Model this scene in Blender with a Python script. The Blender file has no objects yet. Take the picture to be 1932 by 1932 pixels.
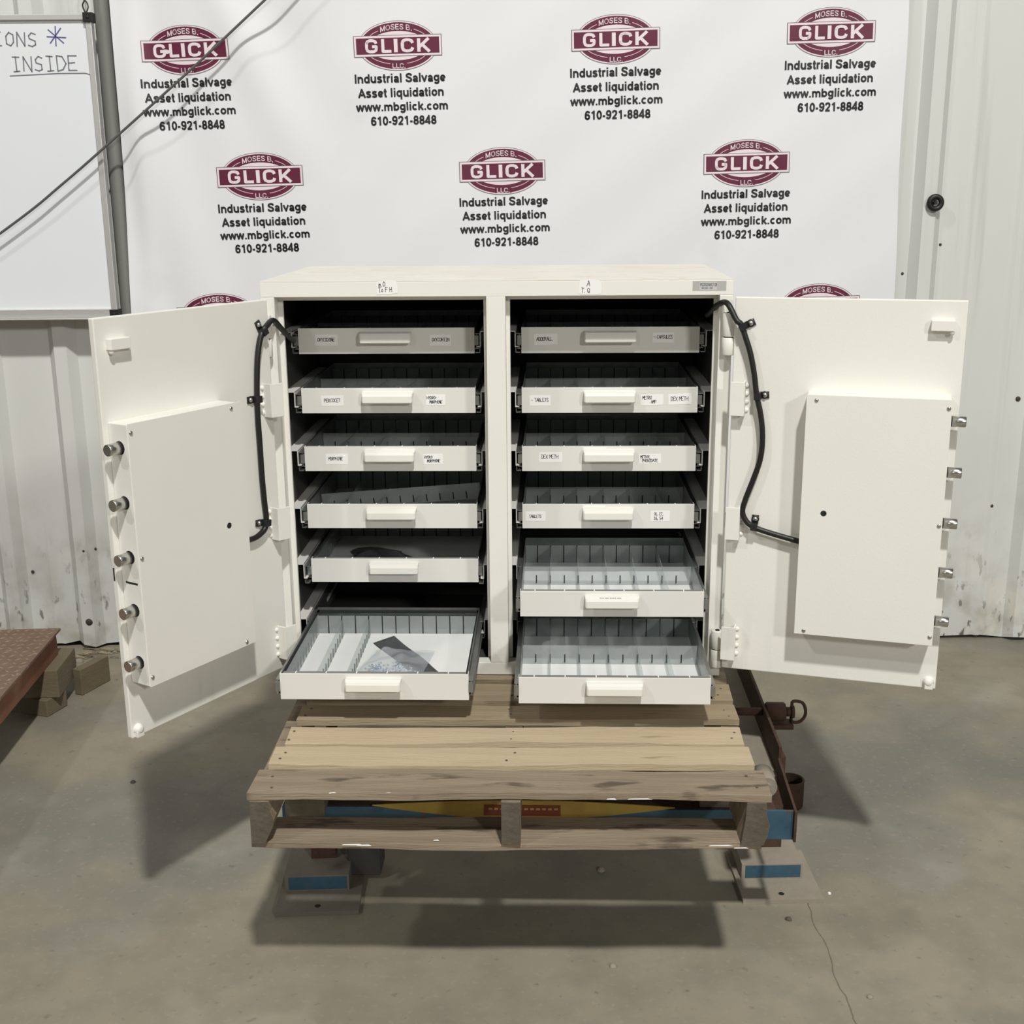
import bpy, math, random
from mathutils import Vector, Matrix
random.seed(7)
SC = bpy.context.scene
COL = SC.collection
PI = math.pi
# ---------------------------------------------------------------- camera
CAM_POS = Vector((0.65514, -2.72754, 1.12648))
def cam_axes(p, y, r):
    cp, sp, cy, sy = math.cos(p), math.sin(p), math.cos(y), math.sin(y)
    f = Vector((sy*cp, cy*cp, -sp)); rt = Vector((cy, -sy, 0)); up = rt.cross(f)
    cr, sr = math.cos(r), math.sin(r)
    return rt*cr+up*sr, -rt*sr+up*cr, f
R_, U_, F_ = cam_axes(math.radians(14.79), math.radians(-2.0), math.radians(-0.48))
cd = bpy.data.cameras.new('camera'); cam = bpy.data.objects.new('camera', cd); COL.objects.link(cam)
M = Matrix.Identity(4)
for i in range(3):
    M[i][0], M[i][1], M[i][2], M[i][3] = R_[i], U_[i], -F_[i], CAM_POS[i]
cam.matrix_world = M
cd.sensor_width = 36; cd.lens = 2288.4/1932*36; cd.clip_start = .02
SC.camera = cam
# ---------------------------------------------------------------- light and exposure
SC.view_settings.view_transform = 'Standard'; SC.view_settings.look = 'None'
SC.view_settings.exposure = 0.08; SC.view_settings.gamma = 1
SC.view_settings.use_curve_mapping = False
w = bpy.data.worlds.new('hall'); SC.world = w; w.use_nodes = True
w.node_tree.nodes['Background'].inputs[0].default_value = (.98, 1.0, 1.0, 1)
w.node_tree.nodes['Background'].inputs[1].default_value = .05
def lamp(name, loc, power, size, target, col=(1, .985, .94)):
    l = bpy.data.lights.new(name, 'AREA'); l.shape = 'DISK'; l.size = size; l.energy = power; l.color = col
    o = bpy.data.objects.new(name, l); COL.objects.link(o); o.location = loc
    o.rotation_euler = (Vector(target)-Vector(loc)).to_track_quat('-Z', 'Y').to_euler()
    return o
ZF = -.50            # floor level (pallet top is 0)
lamp('bay_lamp', (1.85, -6.0, 9.0), 825, .5, (.6, -.2, .2))
lamp('bay_lamp', (-6.6, -6.0, 9.0), 235, .55, (.6, -.2, .2))
lamp('bay_lamp', (-5.7, -12.8, 5.4), 100, 1.0, (.6, -.2, .4))
lamp('bay_lamp', (6.5, -11.0, 5.4), 370, 1.0, (.6, -.2, .4))
# ---------------------------------------------------------------- materials
def mat(name, col, rough=.5, metal=0, var=0, scale=8, col2=None, bump=0, bscale=60, stretch=None, spec=.5):
    m = bpy.data.materials.new(name); m.use_nodes = True
    nt = m.node_tree; b = nt.nodes['Principled BSDF']
    b.inputs['Base Color'].default_value = (*col, 1); b.inputs['Roughness'].default_value = rough
    b.inputs['Metallic'].default_value = metal; b.inputs['Specular IOR Level'].default_value = spec
    tc = None
    def coords():
        t = nt.nodes.new('ShaderNodeTexCoord'); mp = nt.nodes.new('ShaderNodeMapping')
        nt.links.new(t.outputs['Object'], mp.inputs[0])
        if stretch: mp.inputs['Scale'].default_value = stretch
        return mp.outputs[0]
    if col2 is not None:
        tc = coords()
        n = nt.nodes.new('ShaderNodeTexNoise'); n.inputs['Scale'].default_value = scale; n.inputs['Detail'].default_value = 8
        n.inputs['Roughness'].default_value = .62
        nt.links.new(tc, n.inputs['Vector'])
        cr = nt.nodes.new('ShaderNodeValToRGB'); cr.color_ramp.elements[0].position = .5-var; cr.color_ramp.elements[1].position = .5+var
        cr.color_ramp.elements[0].color = (*col, 1); cr.color_ramp.elements[1].color = (*col2, 1)
        nt.links.new(n.outputs['Fac'], cr.inputs[0]); nt.links.new(cr.outputs[0], b.inputs['Base Color'])
    if bump:
        tc = tc or coords()
        n2 = nt.nodes.new('ShaderNodeTexNoise'); n2.inputs['Scale'].default_value = bscale; n2.inputs['Detail'].default_value = 5
        nt.links.new(tc, n2.inputs['Vector'])
        bp = nt.nodes.new('ShaderNodeBump'); bp.inputs['Strength'].default_value = bump; bp.inputs['Distance'].default_value = .004
        nt.links.new(n2.outputs['Fac'], bp.inputs['Height']); nt.links.new(bp.outputs[0], b.inputs['Normal'])
    return m
def mixin(m, col, scale, lo, hi, stretch=(1, 1, 1), ramp_z=None, detail=6, amount=1.0):
    """overlay a second patchy colour on a material; ramp_z=(z0,z1) fades it out with height (z0 full, z1 none)"""
    nt = m.node_tree; b = nt.nodes['Principled BSDF']; bc = b.inputs['Base Color']
    t = nt.nodes.new('ShaderNodeTexCoord'); mp = nt.nodes.new('ShaderNodeMapping'); mp.inputs['Scale'].default_value = stretch
    nt.links.new(t.outputs['Object'], mp.inputs[0])
    n = nt.nodes.new('ShaderNodeTexNoise'); n.inputs['Scale'].default_value = scale; n.inputs['Detail'].default_value = detail
    nt.links.new(mp.outputs[0], n.inputs['Vector'])
    mr = nt.nodes.new('ShaderNodeMapRange'); mr.inputs[1].default_value = lo; mr.inputs[2].default_value = hi
    mr.inputs[4].default_value = amount
    nt.links.new(n.outputs['Fac'], mr.inputs[0]); fac = mr.outputs[0]
    if ramp_z:
        sx = nt.nodes.new('ShaderNodeSeparateXYZ'); nt.links.new(t.outputs['Object'], sx.inputs[0])
        r2 = nt.nodes.new('ShaderNodeMapRange'); r2.inputs[1].default_value = ramp_z[0]; r2.inputs[2].default_value = ramp_z[1]
        r2.inputs[3].default_value = 1; r2.inputs[4].default_value = 0
        nt.links.new(sx.outputs['Z'], r2.inputs[0])
        mu = nt.nodes.new('ShaderNodeMath'); mu.operation = 'MULTIPLY'
        nt.links.new(fac, mu.inputs[0]); nt.links.new(r2.outputs[0], mu.inputs[1]); fac = mu.outputs[0]
    mx = nt.nodes.new('ShaderNodeMix'); mx.data_type = 'RGBA'
    if bc.is_linked: nt.links.new(bc.links[0].from_socket, mx.inputs[6])
    else: mx.inputs[6].default_value = bc.default_value
    mx.inputs[7].default_value = (*col, 1); nt.links.new(fac, mx.inputs[0]); nt.links.new(mx.outputs[2], bc)
    return m
def clear(name, tint, film, amount, rough=.12):
    m = bpy.data.materials.new(name); m.use_nodes = True; nt = m.node_tree
    b = nt.nodes['Principled BSDF']; b.inputs['Base Color'].default_value = (*film, 1); b.inputs['Roughness'].default_value = rough
    tr = nt.nodes.new('ShaderNodeBsdfTransparent'); tr.inputs[0].default_value = (*tint, 1)
    mx = nt.nodes.new('ShaderNodeMixShader'); mx.inputs[0].default_value = amount
    nt.links.new(tr.outputs[0], mx.inputs[1]); nt.links.new(b.outputs[0], mx.inputs[2])
    nt.links.new(mx.outputs[0], nt.nodes['Material Output'].inputs[0])
    return m
paint = mat('cabinet_paint', (.86, .845, .785), .42, 0, .25, 5, (.83, .815, .755), .06, 220)
paint_top = mixin(mat('cabinet_top_paint', (.84, .825, .77), .5, 0, .2, 4, (.79, .74, .66)), (.60, .50, .42), 26, .62, .7, (.5, 3, 1))
door_paint = mixin(mat('door_paint', (.86, .845, .79), .45, 0, .3, 4, (.83, .815, .755), .06, 220), (.62, .62, .50), 9, .58, .8, (3, 3, .25), (.02, .2), amount=.35)
drawer_paint = mat('drawer_paint', (.78, .77, .73), .4, 0, .3, 3, (.76, .75, .71), .04, 260)
near_black = mat('near_black_matte', (.055, .053, .048), .7)
chrome = mat('steel_bolt', (.62, .61, .58), .28, 1)
galv = mat('galvanised', (.42, .43, .42), .38, .85, .2, 30, (.3, .31, .3))
galv_dark = mat('slide_black', (.03, .03, .03), .4, .4)
white_in = mat('drawer_floor', (.88, .885, .875), .28, 0, .3, 12, (.84, .85, .84))
grey_rim = mat('grey_rim', (.20, .21, .20), .5)
slotblack = mat('slot_black', (.012, .012, .012), .8)
acrylic = clear('clear_plastic', (.93, .95, .95), (.56, .58, .58), .30)
acrylic2 = clear('clear_plastic_rear', (.88, .91, .91), (.42, .45, .45), .46)
sticker = mat('sticker', (.90, .90, .88), .6)
ink = mat('marker_ink', (.015, .015, .015), .6)
rubber = mat('black_rubber', (.012, .011, .010), .45)
mat_clip = mat('clip_plastic', (.02, .02, .02), .35)
wall_m = mixin(mixin(mixin(mat('wall_paint', (.70, .71, .685), .5, 0, .3, 2.2, (.645, .655, .63), .05, 40, (1, 1, .3)),
    (.40, .38, .32), 9, .46, .74, (1, 1, 1), (.03, .65)), (.13, .12, .10), 34, .60, .66, (1, 1, .45), (.03, .45)), (.72, .70, .62), 5, .56, .62, (1, 1, .6), (.0, .40))
mixin(wall_m, (.34, .34, .30), 6, .58, .75, (3, 3, .12), amount=.35)
concrete = mat('concrete', (.245, .218, .160), .75, 0, .28, 1.6, (.320, .287, .215), .10, 90)
mixin(concrete, (.15, .155, .14), 1.3, .50, .62, amount=.7)
mixin(concrete, (.40, .37, .30), 2.6, .56, .72, amount=.5)
mixin(concrete, (.12, .11, .09), 38, .64, .74, amount=.6)
mixin(concrete, (.20, .185, .145), 9, .42, .66, amount=.55)
mixin(concrete, (.34, .31, .25), 60, .58, .70, amount=.35)
def floor_crack(m, x0, w_, yend):
    nt = m.node_tree; bc = nt.nodes['Principled BSDF'].inputs['Base Color']; N = nt.nodes.new; Lk = nt.links.new
    t = N('ShaderNodeTexCoord'); sx = N('ShaderNodeSeparateXYZ'); Lk(t.outputs['Object'], sx.inputs[0])
    n = N('ShaderNodeTexNoise'); n.inputs['Scale'].default_value = 5; n.inputs['Detail'].default_value = 6; Lk(t.outputs['Object'], n.inputs['Vector'])
    def mth(op, a, b=None):
        q = N('ShaderNodeMath'); q.operation = op
        for i, v in enumerate((a, b)):
            if v is None: continue
            if isinstance(v, (int, float)): q.inputs[i].default_value = v
            else: Lk(v, q.inputs[i])
        return q.outputs[0]
    wob = mth('MULTIPLY', mth('SUBTRACT', n.outputs['Fac'], .5), .05)
    d = mth('ABSOLUTE', mth('ADD', mth('SUBTRACT', sx.outputs['X'], x0), wob))
    fac = mth('MULTIPLY', mth('MULTIPLY', mth('LESS_THAN', d, w_), mth('LESS_THAN', sx.outputs['Y'], yend)), .6)
    mx = N('ShaderNodeMix'); mx.data_type = 'RGBA'; Lk(bc.links[0].from_socket, mx.inputs[6]); mx.inputs[7].default_value = (.08, .07, .05, 1)
    Lk(fac, mx.inputs[0]); Lk(mx.outputs[2], bc)
floor_crack(concrete, 1.262, .0016, -.10)
wood_new = mat('wood_pale', (.44, .355, .23), .75, 0, .3, 5, (.55, .45, .305), .35, 30, (.6, 9, 9))
wood_mid = mat('wood_mid', (.26, .205, .13), .8, 0, .3, 5, (.39, .31, .205), .4, 30, (.6, 9, 9))
wood_old = mixin(mat('wood_grey', (.19, .15, .102), .85, 0, .28, 5, (.35, .28, .20), .5, 30, (.6, 10, 10)), (.11, .085, .06), 7, .57, .66, (1, 4, 1))
wood_end = mat('wood_end_grain', (.085, .072, .050), .9, 0, .2, 30, (.13, .11, .078), .6, 90, (1, 1, 1))
wood_block = mat('wood_block', (.15, .12, .075), .85, 0, .3, 6, (.22, .18, .115), .3, 40, (1, 1, 4))
for wm in (wood_new, wood_mid): mixin(wm, (.20, .145, .085), 6, .66, .74, (.8, 5, 1), amount=.7)
nail_m = mat('nail', (.05, .04, .03), .7); nail_w = mat('nail_rusty', (.11, .08, .05), .8)
rust = mat('rust', (.055, .028, .018), .8, .2, .25, 30, (.10, .055, .035), .4, 160)
rust_red = mixin(mat('rust_red', (.17, .065, .035), .85, 0, .25, 9, (.25, .115, .065), .4, 120), (.30, .19, .10), 5, .56, .66)
rust_plate = mixin(mat('rust_plate', (.17, .105, .07), .85, .1, .25, 14, (.23, .155, .11), .4, 120), (.30, .25, .20), 40, .62, .7)
lug_m = mat('worn_lug', (.30, .22, .165), .7, .2)
dusty = mat('dusty_steel', (.27, .235, .185), .9, 0, .25, 12, (.34, .30, .24), .3, 100)
dusty_shaded = mat('dusty_steel_shaded', (.13, .115, .09), .9, 0, .25, 12, (.20, .18, .14), .3, 100)  # darker copy of the dusty steel: left foot's shade put into the colour
blue = mixin(mat('blue_paint', (.020, .060, .10), .7, 0, .25, 16, (.045, .11, .16), .2, 100), (.09, .07, .05), 26, .60, .68)
yellow = mixin(mat('yellow_paint', (.24, .155, .02), .7, 0, .25, 12, (.36, .25, .045)), (.30, .2, .05), 9, .6, .66)
redlab = mat('red_label', (.14, .022, .012), .7)
banner_m = mat('banner_vinyl', (.83, .84, .86), .55, 0, .3, 2.5, (.79, .80, .825), .05, 12)
for i_ in range(1): mixin(banner_m, (.66, .66, .65), 3, .62, .74, (1, 1, 1), amount=.3)
maroon = mat('print_maroon', (.125, .012, .042), .5)
pink = mat('print_pink', (.78, .58, .64), .5); pinkw = mat('print_pink_white', (.84, .74, .78), .5)
grey_ink = mat('print_grey', (.16, .13, .14), .5)
black_ink = mat('print_black', (.02, .02, .02), .5)
wb_m = mat('whiteboard', (.84, .87, .90), .18, 0, .3, 2, (.82, .85, .88))
alu = mat('aluminium', (.62, .62, .60), .4, .5)
post_m = mat('galv_post', (.20, .20, .185), .6, .1, .3, 6, (.27, .27, .25), 0, 1, (1, 1, .2))
marker = mat('marker_grey', (.20, .20, .24), .5); marker_b = mat('marker_blue', (.13, .12, .30), .5)
cable_grey = mat('cable_grey', (.10, .10, .095), .5)
film_m = clear('dark_film', (.35, .36, .37), (.10, .105, .11), .75, .25)
bag_m = clear('bag_plastic', (.92, .94, .95), (.62, .66, .70), .33, .15)
bagd_m = clear('bag_dark', (.55, .55, .55), (.20, .21, .22), .6, .15)
hw_m = mat('small_hardware', (.42, .52, .68), .3, .5)
# ---------------------------------------------------------------- mesh helpers
class MB:
    def __init__(s): s.v = []; s.f = []; s.mi = []; s.sm = []
    def quad(s, pts, m=0, smooth=False):
        n = len(s.v); s.v += [tuple(p) for p in pts]; s.f.append(tuple(range(n, n+len(pts)))); s.mi.append(m); s.sm.append(smooth); return s
    def box(s, x0, x1, y0, y1, z0, z1, m=0, fn=None):
        n = len(s.v); P = [(x, y, z) for z in (z0, z1) for y in (y0, y1) for x in (x0, x1)]
        if fn: P = [fn(*p) for p in P]
        s.v += P
        for q in ((0, 2, 3, 1), (4, 5, 7, 6), (0, 1, 5, 4), (2, 6, 7, 3), (0, 4, 6, 2), (1, 3, 7, 5)):
            s.f.append(tuple(n+i for i in q)); s.mi.append(m); s.sm.append(False)
        return s
    def grid(s, nu, nv, fn, m=0, smooth=True):
        n = len(s.v)
        for j in range(nv+1):
            for i in range(nu+1): s.v.append(tuple(fn(i/nu, j/nv)))
        for j in range(nv):
            for i in range(nu):
                a = n+j*(nu+1)+i; s.f.append((a, a+1, a+nu+2, a+nu+1)); s.mi.append(m); s.sm.append(smooth)
        return s
    def tube(s, pts, r, seg=10, m=0, closed=False, caps=True, rf=None):
        pts = [Vector(p) for p in pts]; N = len(pts); n0 = len(s.v); prev = None
        for i, p in enumerate(pts):
            a = pts[(i-1) % N] if (i > 0 or closed) else p; b = pts[(i+1) % N] if (i < N-1 or closed) else p
            t = (b-a).normalized()
            if prev is None:
                prev = t.orthogonal().normalized()
            u = (prev - t*prev.dot(t)).normalized(); prev = u; v = t.cross(u)
            rr = rf(i/(N-1)) if rf else r
            for k in range(seg):
                A = 2*PI*k/seg; s.v.append(tuple(p+u*math.cos(A)*rr+v*math.sin(A)*rr))
        for i in range(N if closed else N-1):
            for k in range(seg):
                a = n0+i*seg+k; b = n0+i*seg+(k+1) % seg; c = n0+((i+1) % N)*seg+(k+1) % seg; d = n0+((i+1) % N)*seg+k
                s.f.append((a, b, c, d)); s.mi.append(m); s.sm.append(True)
        if caps and not closed:
            s.f.append(tuple(n0+k for k in range(seg))[::-1]); s.mi.append(m); s.sm.append(False)
            s.f.append(tuple(n0+(N-1)*seg+k for k in range(seg))); s.mi.append(m); s.sm.append(False)
        return s
    def dome(s, c, n, r, h, m=0, seg=12):
        """button-head: disc rising along n"""
        c = Vector(c); n = Vector(n).normalized(); u = n.orthogonal().normalized(); v = n.cross(u); n0 = len(s.v)
        rings = [(1, 0), (.95, .45), (.7, .82), (.35, .98)]
        for (a, b) in rings:
            for k in range(seg):
                A = 2*PI*k/seg; s.v.append(tuple(c+(u*math.cos(A)+v*math.sin(A))*r*a+n*h*b))
        s.v.append(tuple(c+n*h)); top = len(s.v)-1
        for i in range(3):
            for k in range(seg):
                s.f.append((n0+i*seg+k, n0+i*seg+(k+1) % seg, n0+(i+1)*seg+(k+1) % seg, n0+(i+1)*seg+k)); s.mi.append(m); s.sm.append(True)
        for k in range(seg):
            s.f.append((n0+3*seg+k, n0+3*seg+(k+1) % seg, top)); s.mi.append(m); s.sm.append(True)
        return s
    def lathe(s, prof, c, seg=28, m=0):
        """prof: (r,z) list about vertical axis through c"""
        n0 = len(s.v)
        for (r, z) in prof:
            for k in range(seg): A = 2*PI*k/seg; s.v.append((c[0]+r*math.cos(A), c[1]+r*math.sin(A), c[2]+z))
        for i in range(len(prof)-1):
            for k in range(seg):
                s.f.append((n0+i*seg+k, n0+i*seg+(k+1) % seg, n0+(i+1)*seg+(k+1) % seg, n0+(i+1)*seg+k)); s.mi.append(m); s.sm.append(True)
        return s
    def prism(s, poly, axis, a, b, m=0, cap=None):
        """poly: 2D points extruded along axis from a to b (other two axes in xyz order)"""
        def P(p, t):
            return {0: (t, p[0], p[1]), 1: (p[0], t, p[1]), 2: (p[0], p[1], t)}[axis]
        n = len(s.v); N = len(poly); cap = m if cap is None else cap
        s.v += [P(p, a) for p in poly]+[P(p, b) for p in poly]
        for k in range(N):
            s.f.append((n+k, n+(k+1) % N, n+N+(k+1) % N, n+N+k)); s.mi.append(m); s.sm.append(False)
        s.f.append(tuple(range(n, n+N))[::-1]); s.mi.append(cap); s.sm.append(False)
        s.f.append(tuple(range(n+N, n+2*N))); s.mi.append(cap); s.sm.append(False)
        return s
    def mesh(s, name, mats):
        me = bpy.data.meshes.new(name); me.from_pydata(s.v, [], s.f)
        for m in mats: me.materials.append(m)
        me.polygons.foreach_set('material_index', s.mi); me.polygons.foreach_set('use_smooth', s.sm)
        me.update(); return me
    def build(s, name, mats, parent=None, bevel=0, loc=None, fix=True):
        if not isinstance(mats, (list, tuple)): mats = [mats]
        me = s.mesh(name, mats)
        if fix:
            import bmesh
            bm = bmesh.new(); bm.from_mesh(me); bmesh.ops.recalc_face_normals(bm, faces=bm.faces); bm.to_mesh(me); bm.free()
        o = bpy.data.objects.new(name, me); COL.objects.link(o)
        if parent: o.parent = parent
        if loc is not None: o.location = loc
        if bevel:
            b = o.modifiers.new('bevel', 'BEVEL'); b.width = bevel; b.segments = 2; b.limit_method = 'ANGLE'; b.angle_limit = .7
            b.harden_normals = False
        return o
def tag(o, label, cat, group=None, kind=None):
    if label: o['label'] = label
    if cat: o['category'] = cat
    if group: o['group'] = group
    if kind: o['kind'] = kind
    return o
def empty(name, loc=(0, 0, 0), parent=None, rz=0):
    o = bpy.data.objects.new(name, None); COL.objects.link(o); o.location = loc; o.rotation_euler = (0, 0, rz); o.empty_display_size = .05
    if parent: o.parent = parent
    return o
def dup(o, parent=None):
    c = o.copy(); COL.objects.link(c)
    if parent: c.parent = parent
    for ch in list(o.children): dup(ch, c)
    return c
def smoothpts(P, n=6):
    P = [Vector(p) for p in P]; out = []
    for i in range(len(P)-1):
        a = P[max(i-1, 0)]; b = P[i]; c = P[i+1]; d = P[min(i+2, len(P)-1)]
        for k in range(n):
            t = k/n
            out.append(.5*((2*b)+(c-a)*t+(2*a-5*b+4*c-d)*t*t+(3*b-a-3*c+d)*t**3))
    out.append(P[-1]); return out
# handwriting: stroke letters in a unit box
GL = {
'A': [[(0, 0), (.45, 1), (.9, 0)], [(.2, .4), (.72, .4)]], 'B': [[(0, 0), (0, 1), (.6, .9), (.6, .6), (0, .52), (.7, .4), (.7, .08), (0, 0)]],
'C': [[(.8, .9), (.4, 1), (.05, .6), (.1, .15), (.45, 0), (.8, .1)]], 'D': [[(0, 0), (0, 1), (.5, .95), (.85, .5), (.5, .05), (0, 0)]],
'E': [[(.8, 1), (0, 1), (0, 0), (.8, 0)], [(0, .52), (.6, .52)]], 'F': [[(.8, 1), (0, 1), (0, 0)], [(0, .55), (.6, .55)]],
'G': [[(.8, .9), (.4, 1), (.05, .5), (.4, 0), (.8, .1), (.8, .45), (.5, .45)]], 'H': [[(0, 0), (0, 1)], [(.8, 0), (.8, 1)], [(0, .5), (.8, .5)]],
'I': [[(.1, 1), (.7, 1)], [(.4, 1), (.4, 0)], [(.1, 0), (.7, 0)]], 'L': [[(0, 1), (0, 0), (.7, .05)]],
'M': [[(0, 0), (.1, 1), (.45, .4), (.8, 1), (.9, 0)]], 'N': [[(0, 0), (.05, 1), (.75, 0), (.8, 1)]],
'O': [[(.4, 1), (.05, .7), (.1, .15), (.45, 0), (.8, .3), (.78, .8), (.4, 1)]], 'P': [[(0, 0), (0, 1), (.6, .95), (.7, .65), (.5, .45), (0, .42)]],
'Q': [[(.4, 1), (.05, .7), (.1, .15), (.45, 0), (.8, .3), (.78, .8), (.4, 1)], [(.5, .3), (.9, -.1)]], 'R': [[(0, 0), (0, 1), (.6, .95), (.65, .6), (0, .48), (.75, 0)]],
'S': [[(.75, .9), (.4, 1), (.08, .8), (.15, .58), (.65, .42), (.7, .12), (.35, 0), (0, .1)]], 'T': [[(0, 1), (.85, 1)], [(.42, 1), (.42, 0)]],
'U': [[(0, 1), (.05, .1), (.4, 0), (.75, .15), (.8, 1)]], 'V': [[(0, 1), (.4, 0), (.8, 1)]], 'X': [[(0, 0), (.8, 1)], [(0, 1), (.8, 0)]],
'Y': [[(0, 1), (.4, .5), (.8, 1)], [(.4, .5), (.4, 0)]], '-': [[(.1, .5), (.7, .5)]], ',': [[(.15, .1), (.05, -.2)]], '.': [[(.1, .0), (.15, .08)]],
'1': [[(.3, 1), (.3, 0)]], '2': [[(.05, .85), (.4, 1), (.7, .75), (0, 0), (.8, 0)]], '3': [[(0, .95), (.6, .95), (.3, .55), (.7, .3), (.4, 0), (0, .08)]],
'4': [[(.5, 0), (.5, 1), (0, .35), (.8, .35)]], '5': [[(.7, 1), (.1, 1), (.05, .55), (.6, .5), (.65, .1), (0, 0)]],
'6': [[(.6, 1), (.1, .5), (.1, .1), (.5, 0), (.7, .3), (.4, .5), (.1, .35)]], '7': [[(0, 1), (.75, 1), (.3, 0)]],
'8': [[(.4, .5), (.1, .8), (.4, 1), (.7, .8), (.1, .2), (.4, 0), (.7, .2), (.4, .5)]], 'o': [[(.4, .6), (.1, .4), (.2, .05), (.5, 0), (.65, .3), (.4, .6)]],
'm': [[(0, 0), (.05, .55), (.3, .5), (.35, 0)], [(.33, .4), (.6, .55), (.7, 0)]],
'*': [[(.5, 1.15), (.45, -.2)], [(0, .9), (.95, .0)], [(-.1, .45), (1.15, .35)], [(.1, .0), (.85, 1.0)]], ' ': []}
def write(mb, text, x, y, size, thick, P, mi=0, pitch=1.05, width=.62, jit=.05, slope=0):
    """P(x,y)->3D; flat ribbons for every stroke"""
    rnd = random.Random(hash_(text))
    cx = x
    for ch in text:
        for st in GL.get(ch, []):
            pts = [Vector((cx+(p[0]+rnd.uniform(-jit, jit))*size*width, y+slope*(cx-x)+(p[1]+rnd.uniform(-jit, jit))*size)) for p in st]
            for a, b in zip(pts, pts[1:]):
                d = (b-a)
                if d.length < 1e-9: continue
                d.normalize(); n = Vector((-d.y, d.x))*thick/2; e = d*thick*.35
                mb.quad([P(*(a-e+n)), P(*(a-e-n)), P(*(b+e-n)), P(*(b+e+n))], mi)
        cx += size*width*pitch*(.6 if ch in ' ,.1' else 1)
    return cx
def hash_(t): return sum((i+1)*ord(c) for i, c in enumerate(t))
def arc(cx, cy, rx, ry, a0, a1, n=None):
    n = n or max(4, int(abs(a1-a0)/22)); return [(cx+rx*math.cos(math.radians(a0+(a1-a0)*i/n)), cy+ry*math.sin(math.radians(a0+(a1-a0)*i/n))) for i in range(n+1)]
XH = .73
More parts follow.
